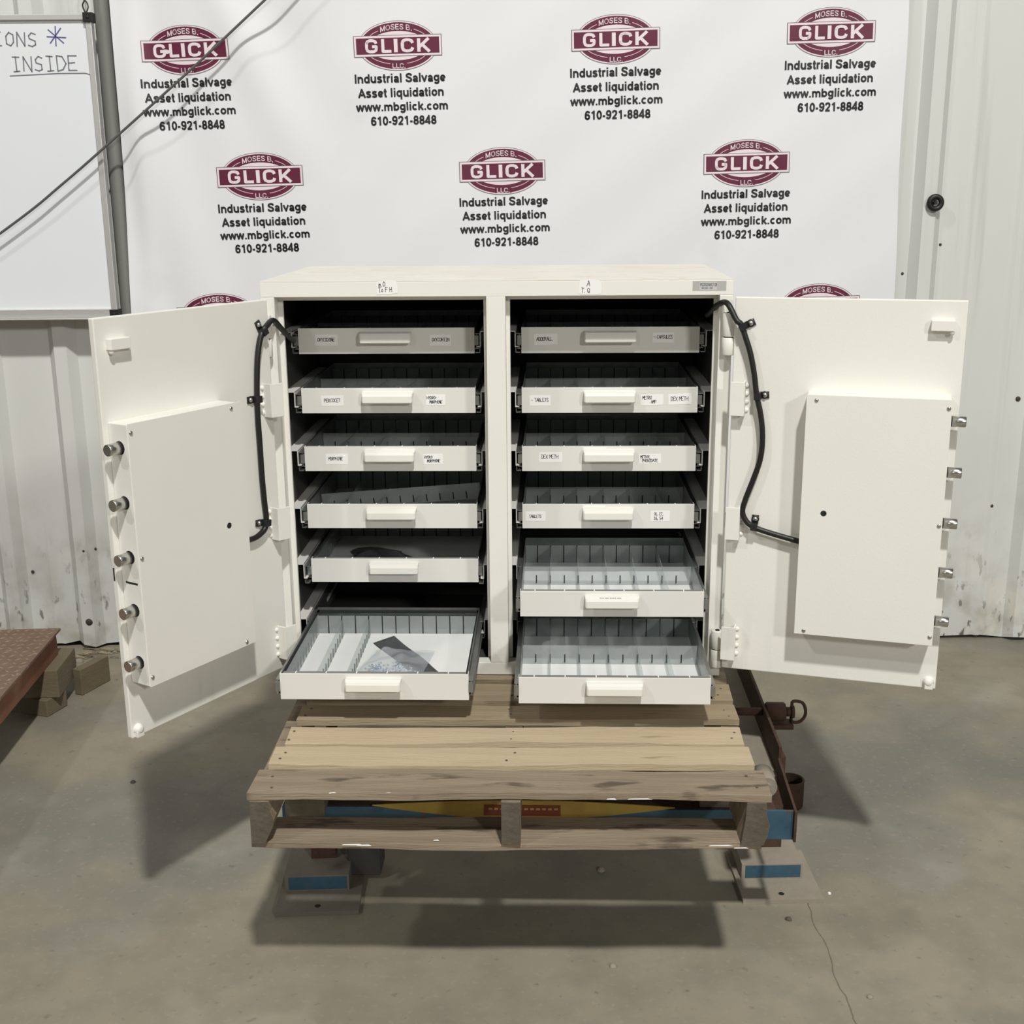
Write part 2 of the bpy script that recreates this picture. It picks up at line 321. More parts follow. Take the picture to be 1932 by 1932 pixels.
SANS = {   # advance, strokes (centre lines, cap height 1)
'I': (.39, [[(.195, 0), (.195, 1)]]), 'l': (.39, [[(.195, 0), (.195, 1)]]), 'i': (.39, [[(.195, 0), (.195, XH)], [(.195, .84), (.195, 1)]]),
'n': (.85, [[(.17, 0), (.17, XH)], arc(.425, .40, .255, .24, 180, 0)+[(.68, 0)]]),
'u': (.85, [[(.17, XH), (.17, .32)]+arc(.425, .32, .255, .23, 180, 360), [(.68, 0), (.68, XH)]]),
'm': (1.24, [[(.17, 0), (.17, XH)], arc(.395, .42, .225, .22, 180, 0)+[(.62, 0)], arc(.845, .42, .225, .22, 180, 0)+[(1.07, 0)]]),
'd': (.85, [arc(.41, .365, .26, .275, 0, 360), [(.68, 0), (.68, 1)]]), 'b': (.85, [arc(.44, .365, .26, .275, 0, 360), [(.17, 0), (.17, 1)]]),
'q': (.85, [arc(.41, .365, .26, .275, 0, 360), [(.68, -.28), (.68, XH)]]),
'g': (.85, [arc(.41, .385, .26, .255, 0, 360), [(.68, XH), (.68, -.02)]+arc(.42, -.02, .26, .17, 0, -160)]),
'o': (.85, [arc(.425, .365, .275, .275, 0, 360)]), 'c': (.78, [arc(.41, .365, .26, .275, 45, 315)]),
'e': (.78, [[(.16, .345), (.62, .345)], arc(.39, .365, .25, .275, 0, 320)]),
'a': (.78, [arc(.38, .44, .22, .20, 165, 0)+[(.60, .12), (.66, 0)], arc(.37, .21, .21, .13, 0, 360)]),
's': (.78, [[(.62, .56), (.52, .64), (.38, .65), (.20, .61), (.17, .50), (.25, .42), (.52, .33), (.61, .23), (.56, .12), (.38, .08), (.20, .10), (.12, .20)]]),
't': (.47, [[(.21, .95), (.21, .18), (.26, .09), (.42, .08)], [(.02, .645), (.42, .645)]]), 'r': (.54, [[(.17, 0), (.17, XH)], [(.17, .42), (.22, .57), (.33, .64), (.50, .64)]]),
'v': (.78, [[(.08, XH), (.39, .06), (.70, XH)]]), 'w': (1.09, [[(.08, XH), (.30, .06), (.545, .70), (.79, .06), (1.01, XH)]]),
'k': (.78, [[(.17, 0), (.17, 1)], [(.68, XH), (.20, .28)], [(.34, .42), (.69, 0)]]), '.': (.39, [[(.195, 0), (.195, .18)]]), '-': (.47, [[(.06, .36), (.40, .36)]]),
'A': (1.0, [[(.09, 0), (.50, .93), (.91, 0)], [(.24, .30), (.76, .30)]]), 'E': (.93, [[(.83, .91), (.19, .91), (.19, .09), (.85, .09)], [(.19, .5), (.78, .5)]]),
'L': (.85, [[(.18, 1), (.18, .09), (.82, .09)]]), 'M': (1.16, [[(.17, 0), (.17, .92), (.58, .12), (.99, .92), (.99, 0)]]), 'O': (1.09, [arc(.545, .5, .40, .41, 0, 360, 20)]),
'P': (.93, [[(.18, 0), (.18, .91), (.55, .91)]+arc(.55, .67, .26, .24, 90, -90)+[(.18, .43)]]),
'S': (.93, [[(.80, .72), (.74, .86), (.50, .91), (.24, .86), (.17, .72), (.25, .60), (.68, .44), (.80, .30), (.72, .14), (.48, .08), (.20, .15), (.12, .32)]]),
'B': (1.0, [[(.18, .09), (.18, .91), (.55, .91)]+arc(.55, .70, .24, .21, 90, -90)+[(.18, .49)], [(.45, .49), (.60, .49)]+arc(.60, .29, .25, .20, 90, -90)+[(.18, .09)]]),
'C': (1.0, [[(.88, .66), (.80, .84), (.60, .91), (.38, .91), (.20, .84), (.13, .68), (.13, .32), (.20, .16), (.38, .09), (.60, .09), (.80, .16), (.88, .34)]]),
'G': (1.09, [[(.92, .68), (.84, .85), (.62, .91), (.38, .91), (.20, .84), (.13, .68), (.13, .32), (.20, .16), (.38, .09), (.70, .09), (.88, .18), (.92, .30), (.92, .46), (.58, .46)]]),
'K': (1.0, [[(.18, 0), (.18, 1)], [(.90, 1), (.22, .36)], [(.42, .54), (.94, 0)]]), '6': (.78, [arc(.39, .31, .25, .235, 0, 360), [(.14, .33), (.16, .66), (.28, .87), (.42, .91), (.58, .86), (.65, .74)]]),
'9': (.78, [arc(.39, .69, .25, .235, 0, 360), [(.64, .67), (.62, .34), (.50, .13), (.36, .09), (.20, .14), (.13, .26)]]), '1': (.78, [[(.47, 0), (.47, 1)], [(.47, .90), (.18, .72)]]),
'0': (.78, [arc(.39, .5, .25, .415, 0, 360)]), '2': (.78, [[(.13, .70), (.20, .86), (.39, .92), (.58, .86), (.64, .70), (.56, .50), (.16, .09), (.68, .09)]]),
'8': (.78, [arc(.39, .705, .21, .205, 0, 360), arc(.39, .285, .25, .205, 0, 360)]), '4': (.78, [[(.54, 0), (.54, .95), (.08, .27), (.74, .27)]]), ' ': (.39, [])}
def text_mesh(body, x0, x1, y0, y1, P, mb, mi=0, stroke=.19, wide=1.0):
    """bold sans lettering fitted to x0..x1 with cap height y0..y1, laid on P(x,y)"""
    adv = [SANS.get(c, SANS['0'])[0] for c in body]; tot = sum(adv)-.16
    kx = (x1-x0)/tot; ky = y1-y0; cx = -.08
    tx, ty = stroke*min(kx, ky*1.4)/2, stroke*ky*.92/2
    for c, a in zip(body, adv):
        for st in SANS.get(c, SANS['0'])[1]:
            pts = [Vector((x0+(cx+p[0])*kx, y0+p[1]*ky)) for p in st]
            for k in range(len(pts)-1):
                p, q = pts[k], pts[k+1]; d = (q-p).normalized(); n = Vector((-d.y*tx, d.x*ty))
                mb.quad([P(*(p+n)), P(*(p-n)), P(*(q-n)), P(*(q+n))], mi)
                if k: mb.quad([P(p.x+tx*math.cos(A*PI/4), p.y+ty*math.sin(A*PI/4)) for A in range(8)], mi)
        cx += a
# image-read wall and floor layout, scaled about the camera: floor lower, wall farther back
FS = 1.087; ZO = -.37
def cam_scaled(x, y, z): return Vector((FS*x-.0570, FS*y+.2373, FS*z-.0978))
# ---------------------------------------------------------------- floor
fl = MB(); fl.grid(1, 1, lambda u, v: (-6+14*u, -7+9.5*v, ZF), 0, False)
floor = tag(fl.build('floor', concrete), 'dusty grey-brown concrete floor with blotchy stains', None, kind='structure')
# ---------------------------------------------------------------- back wall of ribbed steel sheets
WA = math.radians(2.093); WY = 1.1636
def wallp(s, z, off=0):
    return cam_scaled(s*math.cos(WA)+math.sin(WA)*off, WY+s*math.sin(WA)-math.cos(WA)*off, z)
RIBS = [-4.82, -4.42, -4.02, -3.6, -3.2, -2.78, -2.38, -1.97, -1.56, -1.165, -.92, -.615, -.20, .20, .61, 1.01, 1.42, 1.825, 2.242, 2.65, 3.05, 3.46, 3.87, 4.3]
def rib(s):
    a = min(abs(s-c) for c in RIBS)
    if a < .020: return .03
    if a < .045: return .03*(.045-a)/.025
    b = min(abs(a-.135), 1)
    return .0022*max(0, 1-b/.014) if a < .17 else 0
wallE = tag(empty('wall_back', wallp(0, ZO)), 'pale grey ribbed steel sheet wall, dirty at its foot', None, kind='structure')
brk = set()
k0 = -12
for c in RIBS:
    for d in (-.149, -.135, -.121, -.045, -.020, .020, .045, .121, .135, .149): brk.add(round(c+d, 4))
brk = sorted(brk)
edges = [-4.6+.0, -3.665-.0, -2.75, -1.835, -.92+.0, -.005, .91, 1.825, 2.74, 3.655]
edges = [-.92+.915*j for j in range(-4, 6)]
for a, b in zip(edges, edges[1:]):
    ss = [a-.02]+[q for q in brk if a-.02 < q < b+.018]+[b+.018]
    if ss[1]-ss[0] < .001: ss.pop(1)
    mb = MB(); zs = [ZO+.012, -.30, -.2, -.05, .2, .8, 1.8, 3.2]
    for i in range(len(ss)-1):
        for j in range(len(zs)-1):
            q = []
            for (u, z) in ((ss[i], zs[j]), (ss[i+1], zs[j]), (ss[i+1], zs[j+1]), (ss[i], zs[j+1])):
                dent = .006*math.sin(u*17+1.3)*math.sin(z*9) if z < -.04 and z > ZO+.02 else 0
                zz = z+(.006*math.sin(u*31)+.004*math.sin(u*77) if j == 0 and z < -.35 else 0)
                q.append(wallp(u, zz, rib(u)+.0006*(1 if u > b else 0)+dent)-wallE.location)
            mb.quad(q)
    mb.build('wall_sheet', wall_m, wallE, fix=False)
def wscrew(s, z, r=.006):
    mb = MB(); p = wallp(s, z, rib(s))-wallE.location
    mb.dome(p, (math.sin(WA), -math.cos(WA), 0), r, r*.7); mb.build('wall_screw', nail_m, wallE)
for (s, z, r) in ((1.878, .954, .005), (1.765, .865, .005), (2.172, .46, .009), (1.92, -.31, .010), (-.915, -.27, .014), (-1.10, -.1, .006), (-.91, -.02, .006), (-.88, -.02, .006), (2.12, .1, .006)):
    wscrew(s, z, r)
mb = MB(); mb.box(-4.5, 4.5, .035, .05, ZO, ZO+.12)
for i, v in enumerate(mb.v): mb.v[i] = tuple(wallp(v[0], v[2], -v[1]))
tag(mb.build('gap_shade_strip_1', near_black), 'dark strip added as the shade in the gap under the ribbed wall', None, kind='structure')  # strip added behind the sheets, its dark colour stands for the gap's shade
# ---------------------------------------------------------------- round post between board and banner
mb = MB(); pc = wallp(-.692, 0, .026)
mb.lathe([(.025, ZF), (.025, 3.3)], (pc.x, pc.y, 0), 24)
mb.lathe([(.05, ZF), (.05, ZF+.008), (.025, ZF+.008)], (pc.x, pc.y, 0), 24)
tag(mb.build('steel_post', post_m), 'round grey steel post between the whiteboard and the printed banner', 'post')
# ---------------------------------------------------------------- banner
def bdisp(s, z):
    d = .050
    d += .0045*math.sin(5.1*s+1.2*z+.4)+.0035*math.sin(9.3*s-2.1*z+2)
    lf = max(0, min(1, (-.18-s)/.45))
    up = max(0, min(1, (z-1.15)/.45))
    d += lf*(.007*math.sin((s+.3*z)*24)+.004)
    d += .017*math.exp(-((s+.36+.42*(z-1.75))/.07)**2)*up
    d -= .012*math.exp(-((s+.24+.5*(z-1.75))/.09)**2)*up
    d += .012*math.exp(-((s+.60)/.035)**2)
    # diagonal tension creases
    d += .003*math.sin((s*1.0-z*1.3)*16)*max(0, min(1, (1.5-abs(s-1.0))/1.5))*.6
    return d
SB0, SB1, ZB0, ZB1 = -.672, 1.715, .10, 2.0
def banp(s, z, off=0): return wallp(s, z, bdisp(s, z)+off)
ban = tag(empty('printed_banner', wallp(.5, ZB0, .05)), 'large white vinyl banner with rows of maroon logos hung on the ribbed wall', 'banner')
mb = MB()
def _b(u, v):
    z = ZB0+(ZB1-ZB0)*v; l = -.668-.008*math.sin(z*3); r = 1.708+.022*(1.7-z)+.003*math.sin(z*9)
    return banp(l+(r-l)*u, z)-ban.location
mb.grid(150, 90, _b); mb.build('banner_sheet', banner_m, ban, fix=False)
TILT = .019
def logo(cs, cz, full=True):
    """cs,cz: centre on the wall plane (scale 1 = .263 wide)"""
    K = .263/750
    def P(x, y, off):
        x *= K; y *= K
        return banp(cs+x-TILT*y, cz+y+TILT*x, .0012+off)-ban.location
    mb = MB()
    def ring(a0, b0, a1, b1, off, mi, n=72):
        for i in range(n):
            t, t2 = 2*PI*i/n, 2*PI*(i+1)/n
            mb.quad([P(a0*math.cos(t), b0*math.sin(t), off), P(a1*math.cos(t), b1*math.sin(t), off), P(a1*math.cos(t2), b1*math.sin(t2), off), P(a0*math.cos(t2), b0*math.sin(t2), off)], mi)
    ring(0, 0, 252, 117, .0000, 3); ring(252, 117, 322, 187, .0000, 0); ring(280, 146, 285, 151, .0003, 1, 72); ring(322, 187, 334, 196, .0000, 3); ring(334, 196, 338, 200, .0002, 2)
    def rect(x, y, off, mi):
        for i in range(32):
            a, b = -x+2*x*i/32, -x+2*x*(i+1)/32
            for (c, d) in ((-y, 0), (0, y)):
                mb.quad([P(a, c, off), P(b, c, off), P(b, d, off), P(a, d, off)], mi)
    rect(376, 86, .0005, 2); rect(370, 81, .0008, 3); rect(354, 65, .0011, 0)
    lg = mb.build('printed_logo', [maroon, pink, grey_ink, pinkw], ban, fix=False)
    tm = MB()
    for bx in ((-146, 112, 128, 158), (-56, -180, 62, -146)):
        x0, y0, x1, y1 = bx; cv = (lambda q: 18*(1-(q/140)**2)-2) if y0 > 0 else (lambda q: 0)
        for i in range(10):
            a, b = x0-14+(x1-x0+28)*i/10, x0-14+(x1-x0+28)*(i+1)/10; ym = (y0+y1)/2
            for c, d in ((y0-4, ym), (ym, y1+4)): tm.quad([P(a, c+cv(a), .0006), P(b, c+cv(b), .0006), P(b, d+cv(b), .0006), P(a, d+cv(a), .0006)], 1)
    for ch, x, x2 in (('G', -270, -173), ('L', -137, -60), ('I', -32, 0), ('C', 35, 133), ('K', 168, 268)):
        if ch == 'I': tm.quad([P(x, -54, .0022), P(x2, -54, .0022), P(x2, 54, .0022), P(x, 54, .0022)], 0); continue
        text_mesh(ch, x, x2, -54, 54, lambda a, b: P(a, b, .0022), tm, 0, .235)
    text_mesh('MOSES B.', -142, 126, 112, 158, lambda a, b: P(a, b+18*(1-(a/140)**2)-2, .0012), tm, 0, .16)
    text_mesh('LLC.', -52, 58, -182, -142, lambda a, b: P(a, b, .0010), tm, 0, .16)
    o = tm.build('lettering', [pinkw, maroon], lg, fix=False)
def address(cs, cz):
    K = .263/750
    mb = MB()
    def P(x, y): return banp(cs+x*K-TILT*y*K, cz+y*K+TILT*x*K, .0014)-ban.location
    for (t, wd_, y0, y1) in (('Industrial Salvage', 775, 150, 222), ('Asset liquidation', 730, 26, 104), ('www.mbglick.com', 785, -86, -22), ('610-921-8848', 560, -196, -142)):
        # line boxes: descenders handled by the fitted box
        dx = {'Industrial Salvage': 0, 'Asset liquidation': 4, 'www.mbglick.com': 8, '610-921-8848': 16}[t]
        if t == 'Industrial Salvage': y0, y1 = 138, 211
        if t == 'Asset liquidation': y0, y1 = 20, 93
        if t == 'www.mbglick.com': y0, y1 = -92, -22
        if t == '610-921-8848': y0, y1 = -210, -137
        text_mesh(t, -wd_/2+dx, wd_/2+dx, y0, y1, P, mb, 0, .23)
    mb.build('address_text', black_ink, ban, fix=False)
for (s, z) in ((-.445, 1.543), (.189, 1.551), (.84, 1.564), (1.484, 1.579), (-.245, 1.178), (.498, 1.188), (1.246, 1.205)): logo(s, z)
for (s, z) in ((-.447, 1.390), (.194, 1.399), (.842, 1.411), (1.487, 1.428), (-.243, 1.024), (.502, 1.037), (1.248, 1.054)): address(s, z)
for (s, z) in ((-.40, .755), (.228, .762), (.860, .768), (1.488, .770)): logo(s, z); address(s, z-.152)
# ---------------------------------------------------------------- whiteboard
WBO = .085
wb = tag(empty('whiteboard', wallp(-1.3, .77, WBO)), 'whiteboard with aluminium frame and black corners, handwriting in marker', 'whiteboard')
def wp(s, z, off=0): return wallp(s, z, WBO+off)-wb.location
def wbox(mb, s0, s1, z0, z1, o0, o1, mi=0):
    mb.box(s0, s1, o0, o1, z0, z1, mi, fn=lambda a, b, c: tuple(wp(a, c, b)))
S0, S1, Z0, Z1 = -1.93, -.712, .772, 1.628
mb = MB(); wbox(mb, S0, S1, Z0, Z1, -.014, 0); mb.build('board_panel', wb_m, wb)
for (a, b, c, d) in ((S0, S1, Z1-.003, Z1+.013), (S0, S1, Z0-.015, Z0+.012), (S1-.012, S1+.006, Z0, Z1), (S0-.006, S0+.012, Z0, Z1)):
    mb = MB(); wbox(mb, a, b, c, d, -.016, .010); mb.build('frame_rail', alu, wb, .002)
mb = MB(); wbox(mb, S0, S1, Z0-.019, Z0-.015, -.016, .03); mb.build('pen_tray', alu, wb, .001)
for (a, c) in ((S1, Z1), (S1, Z0), (S0, Z1), (S0, Z0)):
    mb = MB(); e = 1 if a == S1 else -1; g = 1 if c == Z1 else -1
    x0, x1 = sorted((a-e*.016, a+e*.012)); z0, z1 = sorted((c-g*.010, c+g*.017))
    wbox(mb, x0, x1, z0, z1, -.018, .016)
    mb.dome(wp((x0+x1)/2, (z0+z1)/2, .016), (math.sin(WA), -math.cos(WA), 0), .005, .002)
    mb.build('corner_cap', rubber, wb, .003)
mb = MB()
Pw = lambda a, b: wp(a, b, .0008)
write(mb, 'IONS', -1.000, 1.556, .038, .0036, Pw, 0, 1.10, .80, .03, -.03)
write(mb, '*', -.838, 1.563, .040, .0036, Pw, 1, 1, 1.1, .02)
write(mb, 'INSIDE', -.954, 1.484, .041, .0036, Pw, 0, 1.10, .74, .03, .01)
for a, b in (((-.965, 1.470), (-.82, 1.476)), ((-.82, 1.476), (-.74, 1.476)), ((-.74, 1.476), (-.722, 1.471))):
    mb.quad([Pw(a[0], a[1]), Pw(b[0], b[1]), Pw(b[0], b[1]+.003), Pw(a[0], a[1]+.003)], 0)
mb.build('marker_writing', [marker, marker_b], wb, fix=False)
mb = MB()
hk = [wallp(-.722, 1.645, .09), wallp(-.728, 1.665, .09), wallp(-.722, 1.68, .088), wallp(-.726, 1.70, .086), wallp(-.722, 1.76, .08), wallp(-.722, 2.3, .06)]
hk2 = [wallp(-.718, 1.645, .092), wallp(-.712, 1.660, .09), wallp(-.716, 1.674, .088), wallp(-.724, 1.68, .088)]
o = wallp(-.72, 1.64, .09)
mb.tube([p-o for p in smoothpts(hk)], .0025, 8); mb.tube([p-o for p in smoothpts(hk2)], .0022, 8)
tag(mb.build('hanging_wire', rubber, None, loc=o), 'short twisted dark wire holding up the corner of the whiteboard', 'wire')
# ---------------------------------------------------------------- loose cable across wall
def pix_wall(u, v, off):
    d = F_+R_*((u-966)/2288.4)-U_*((v-966)/2288.4)
    n = Vector((math.sin(WA), -math.cos(WA), 0)); p0 = wallp(0, 0, off)
    t = (p0-CAM_POS).dot(n)/d.dot(n); return CAM_POS+d*t
cp_ = [wallp(a, b, .125) for a, b in ((-1.700, 0.593), (-1.031, 1.016), (-0.822, 1.163), (-0.617, 1.322), (-0.399, 1.495), (-0.186, 1.671), (0.600, 2.320))]
o = cp_[1]; mb = MB(); mb.tube([p-o for p in smoothpts(cp_, 10)], .0042, 10)
tag(mb.build('slack_cable', cable_grey, None, loc=o), 'thin dark cable stretched diagonally in front of the whiteboard and banner', 'cable')
# rubber ring on the wall
mb = MB(); c = wallp(1.838, 1.083, .042)
n_ = Vector((math.sin(WA), -math.cos(WA), 0)); ux = Vector((math.cos(WA), math.sin(WA), 0))
ring = [ux*math.cos(2*PI*k/32)*.020+Vector((0, 0, 1))*math.sin(2*PI*k/32)*.020 for k in range(32)]
mb.tube(ring, .0092, 10, closed=True)
mb.tube([Vector((0, 0, 0))-n_*.02, n_*.004], .006, 10)
tag(mb.build('rubber_ring', rubber, None, loc=c), 'small black rubber ring fixed on a rib of the wall, right of the banner', 'ring')
# ================================================================= CABINET
W, H, D = 1.0537, .937, .565
cab = tag(empty('safe_cabinet'), 'wide off-white steel safe cabinet with two open doors and twelve drawers, on the pallet', 'cabinet')
mb = MB()
mb.box(0, W, 0, .035, .902, H-.0018).box(.018, W-.018, .035, D-.012, H-.02, H-.0018).box(0, W, 0, .035, 0, .031)
for a, b in ((0, .031), (.506, .549), (1.024, W)): mb.box(a, b, 0, .035, .031, .902)
for a, b in ((0, .042), (.498, .558), (1.016, W)): mb.box(a, b, .0352, .045, .031, .8919)
mb.box(.0, W, .0352, .045, .892, .93)
mb.box(0, .018, .035, D, 0, H-.0018).box(W-.018, W, .035, D, 0, H-.0018).box(.018, W-.018, D-.012, D, 0, H-.0018).box(.018, W-.018, .035, D, 0, .015)
body = mb.build('cabinet_body', paint, cab, .0012)
mb = MB(); mb.box(0, W, 0, D, H-.0017, H); mb.build('cabinet_top', paint_top, cab)
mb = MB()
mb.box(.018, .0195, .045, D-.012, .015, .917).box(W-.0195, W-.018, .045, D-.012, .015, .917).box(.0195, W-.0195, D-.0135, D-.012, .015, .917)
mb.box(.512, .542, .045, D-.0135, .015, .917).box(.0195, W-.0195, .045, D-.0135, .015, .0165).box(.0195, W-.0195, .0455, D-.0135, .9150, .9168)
mb.build('cavity_dark_sheets', near_black, cab)  # thin near-black sheets over the cavity faces, darkness put into their colour
# labels on top rail
def paper(name, x0, x1, z0, z1, y, lines, parent, size=.011, rot=0, torn=False, thick=.0011, mats=None, slope=0):
    mb = MB(); cx, cz = (x0+x1)/2, (z0+z1)/2; hw, hh = (x1-x0)/2, (z1-z0)/2
    def P(a, b, off=.0004):
        return (cx+a*math.cos(rot)-b*math.sin(rot), y-off, cz+a*math.sin(rot)+b*math.cos(rot))
    if torn:
        pts = [(-1, -.9), (-.2, -1), (.45, -.96), (.95, -.85), (1, -.1), (.9, .75), (.62, .98), (.2, 1.05), (-.4, .9), (-.93, .8)]
        pts = [(a*hw, b*hh) for a, b in pts]
    else: pts = [(-hw, -hh), (hw, -hh), (hw, hh), (-hw, hh)]
    mb.quad([P(*p) for p in pts], 0)
    n = len(pts)
    for i in range(n): mb.quad([P(*pts[i]), P(*pts[(i+1) % n]), P(*pts[(i+1) % n], 0.0), P(*pts[i], 0.0)], 0)
    for (t, ax, az, sz) in lines:
        write(mb, t, ax*hw, az*hh, sz*(1 if torn else .86), thick, lambda a, b: P(a, b, .0007), 1, .95, .62, .07, slope)
    return mb.build(name, mats or [sticker, ink], parent, fix=False)
L1 = paper('paper_label', .2615, .310, .9075, .9385, -.0002, [('m.O', -.75, .15, .010), ('To F H', -.8, -.65, .010)], cab, torn=True, rot=.03)
L2 = paper('paper_label', .712, .763, .9045, .9385, -.0002, [('A', -.3, .1, .012), ('T. Q', -.75, -.75, .010)], cab, torn=True, rot=-.03)
mb = MB(); mb.box(.963, 1.037, -.0004, 0, .9115, .933)
mb.box(.978, 1.017, -.0006, -.0004, .9125, .931, 1)
text_mesh('PG20200812129', .9795, 1.0165, .9215, .9285, lambda a, b: (a, -.0008, b), mb, 2, .15)
text_mesh('MCL761 - 002', .983, 1.007, .9155, .9195, lambda a, b: (a, -.0008, b), mb, 2, .15)
mb.build('asset_sticker', [clear('tape', (.95, .95, .95), (.7, .7, .68), .5, .3), mat('sticker_grey', (.55, .55, .53), .5), ink], cab, fix=False)
# slide brackets inside the cabinet
WD, HD, DL = .4134, .0602, .439
OX = {0: .0586, 1: .5812}; OZ = [z-HD for z in (.8219, .6807, .5396, .3976, .2557, .1140)]
YF = {(0, 0): .1049, (0, 1): .1055, (0, 2): .1071, (0, 3): .1038, (0, 4): .1172, (0, 5): -.2768, (1, 0): .1044, (1, 1): .1048, (1, 2): .1057, (1, 3): .1038, (1, 4): -.1305, (1, 5): -.2921}
bm_ = MB(); bm_.box(0, .034, 0, .42, .0475, .049).box(.0325, .034, 0, .42, .012, .049).box(.034, .041, 0, .42, .012, .0135)
sl = MB()   # C-shaped outer slide, local x: 0..0.012 opening to +x
for (a, b, c, d) in ((0, .0014, 0, .045), (0, .011, 0, .0014), (0, .011, .0436, .045)): sl.box(a, b, 0, .44, c, d)
bmesh_br = bm_.mesh('slide_bracket', [drawer_paint]); slmesh = sl.mesh('slide_channel', [galv])
def inst(name, me, parent, loc, sx=1):
    o = bpy.data.objects.new(name, me); COL.objects.link(o); o.parent = parent; o.location = loc; o.scale = (sx, 1, 1); return o
mid = MB(); mid.box(0, .0012, 0, .40, .006, .039).box(0, .007, 0, .40, .006, .0075).box(0, .007, 0, .40, .0375, .039); midm = mid.mesh('slide_middle', [galv])
for c in (0, 1):
    xl, xr = OX[c], OX[c]+WD
    wl, wr = (.0195, .512) if c == 0 else (.542, W-.0195)
    for r in range(6):
        z = OZ[r]
        for (side, wx, dx) in ((1, wl, xl), (-1, wr, xr)):
            br = inst('slide_bracket', bmesh_br, cab, (dx-side*.0475, .095, z+.004), side)
            mbx = MB(); 
            ch = inst('slide_channel', slmesh, br, (.034, .004, -.002))
            yf = YF[(c, r)]
            if yf < 0: inst('slide_middle', midm, br, (.0415, yf*.5-.04, -.002+.0005))
            g = abs(dx-side*.0475-wx)
            if g > .001:
                t = MB(); t.box(-g, 0, 0, .42, .0475, .049); o = t.build('ledge', drawer_paint, br)
# ---------------------------------------------------------------- drawers
def handle_mesh():
    mb = MB(); pf = [(0, -.004), (-.013, -.002), (-.0215, -.006), (-.024, -.012), (-.024, -.0265), (-.021, -.029), (-.019, -.0265), (-.0195, -.012), (-.012, -.0075), (0, -.009)]
    n = 14
    hw = .0605
    secs = [(-hw, .80), (-hw+.0016, .93), (-hw+.004, 1), (hw-.004, 1), (hw-.0016, .93), (hw, .80)]
    n0 = len(mb.v); N = len(pf)
    for (x, k) in secs:
        for (y, z) in pf: mb.v.append((x, y*k if k < 1 else y, z if z > -.02 else z*(.5+.5*k)))
    for i in range(len(secs)-1):
        for k in range(N):
            mb.f.append((n0+i*N+k, n0+i*N+(k+1) % N, n0+(i+1)*N+(k+1) % N, n0+(i+1)*N+k)); mb.mi.append(0); mb.sm.append(False)
    for i in (0, len(secs)-1):
        mb.f.append(tuple(n0+i*N+k for k in range(N))); mb.mi.append(0); mb.sm.append(False)
    return mb
HM = handle_mesh().mesh('drawer_handle', [paint])
import bmesh as _bm
_b2 = _bm.new(); _b2.from_mesh(HM); _bm.ops.recalc_face_normals(_b2, faces=_b2.faces); _b2.to_mesh(HM); _b2.free()
fm = MB(); fm.box(0, WD, 0, .0022, 0, HD).box(0, WD, .0022, .0032, HD-.002, HD).box(0, .0015, .0022, .02, 0, HD).box(WD-.0015, WD, .0022, .02, 0, HD)
tray = MB()
tray.box(.0016, .0030, .003, DL, .001, HD-.0005, 1).box(WD-.0030, WD-.0016, .003, DL, .001, HD-.0005, 1).box(.003, WD-.003, DL-.0014, DL, .001, HD-.0005, 1)
tray.box(.003, WD-.003, .003, DL-.001, .001, .0025, 0)
chn = MB(); chn.box(.006, WD-.006, .004, .019, HD-.0030, HD-.0018, 0)
for k in range(1, 12, 2): chn.box(.0335*k-.0012, .0335*k+.0012, .009, .0195, HD-.0018, HD-.0014, 1)
def rim_band():
    mb = MB()
    mb.box(.003, .0075, .018, DL-.003, HD-.008, HD-.0065).box(WD-.0075, WD-.003, .018, DL-.003, HD-.008, HD-.0065).box(.003, WD-.003, DL-.022, DL-.003, HD-.008, HD-.0065)
    return mb
def slotpanel(full, h=.046):
    mb = MB(); mb.box(.004, WD-.004, -.0008, .0008, 0, h, 0)
    for k in range(1, 12):
        x = .0339*k
        a, b = (0.0, h) if full else (.004, h*.52)
        mb.box(x-.0013, x+.0013, -.0012, .0012, a, b, 1)
    return mb
def longpanel(h=.044, slots=True, y0=.020, y1=.40):
    mb = MB(); mb.box(-.0007, .0007, y0, y1, 0, h, 0)
    if slots:
        n = 11
        for k in range(1, n+1):
            y = y0+(y1-y0)*k/(n+1)
            mb.box(-.0010, .0010, y-.0010, y+.0010, 0, h*.5, 1)
    return mb
rearM = slotpanel(True).mesh('rear_panel', [acrylic2, slotblack]); crossM = slotpanel(False).mesh('cross_divider', [acrylic, slotblack])
longM = longpanel().mesh('long_divider', [acrylic, mat('slot_grey', (.12, .14, .14), .6)])
longP = longpanel(slots=False).mesh('long_divider', [acrylic])
sideM = longpanel(.05, True).mesh('side_liner', [acrylic, mat('slot_grey2', (.16, .18, .18), .6)])
railM = MB().box(0, .010, .004, DL, .010, .012).box(0, .010, .004, DL, .044, .046).box(.0035, .0055, .004, DL, .012, .044).box(0, .009, -.004, .004, .020, .042).mesh('drawer_rail', [galv])
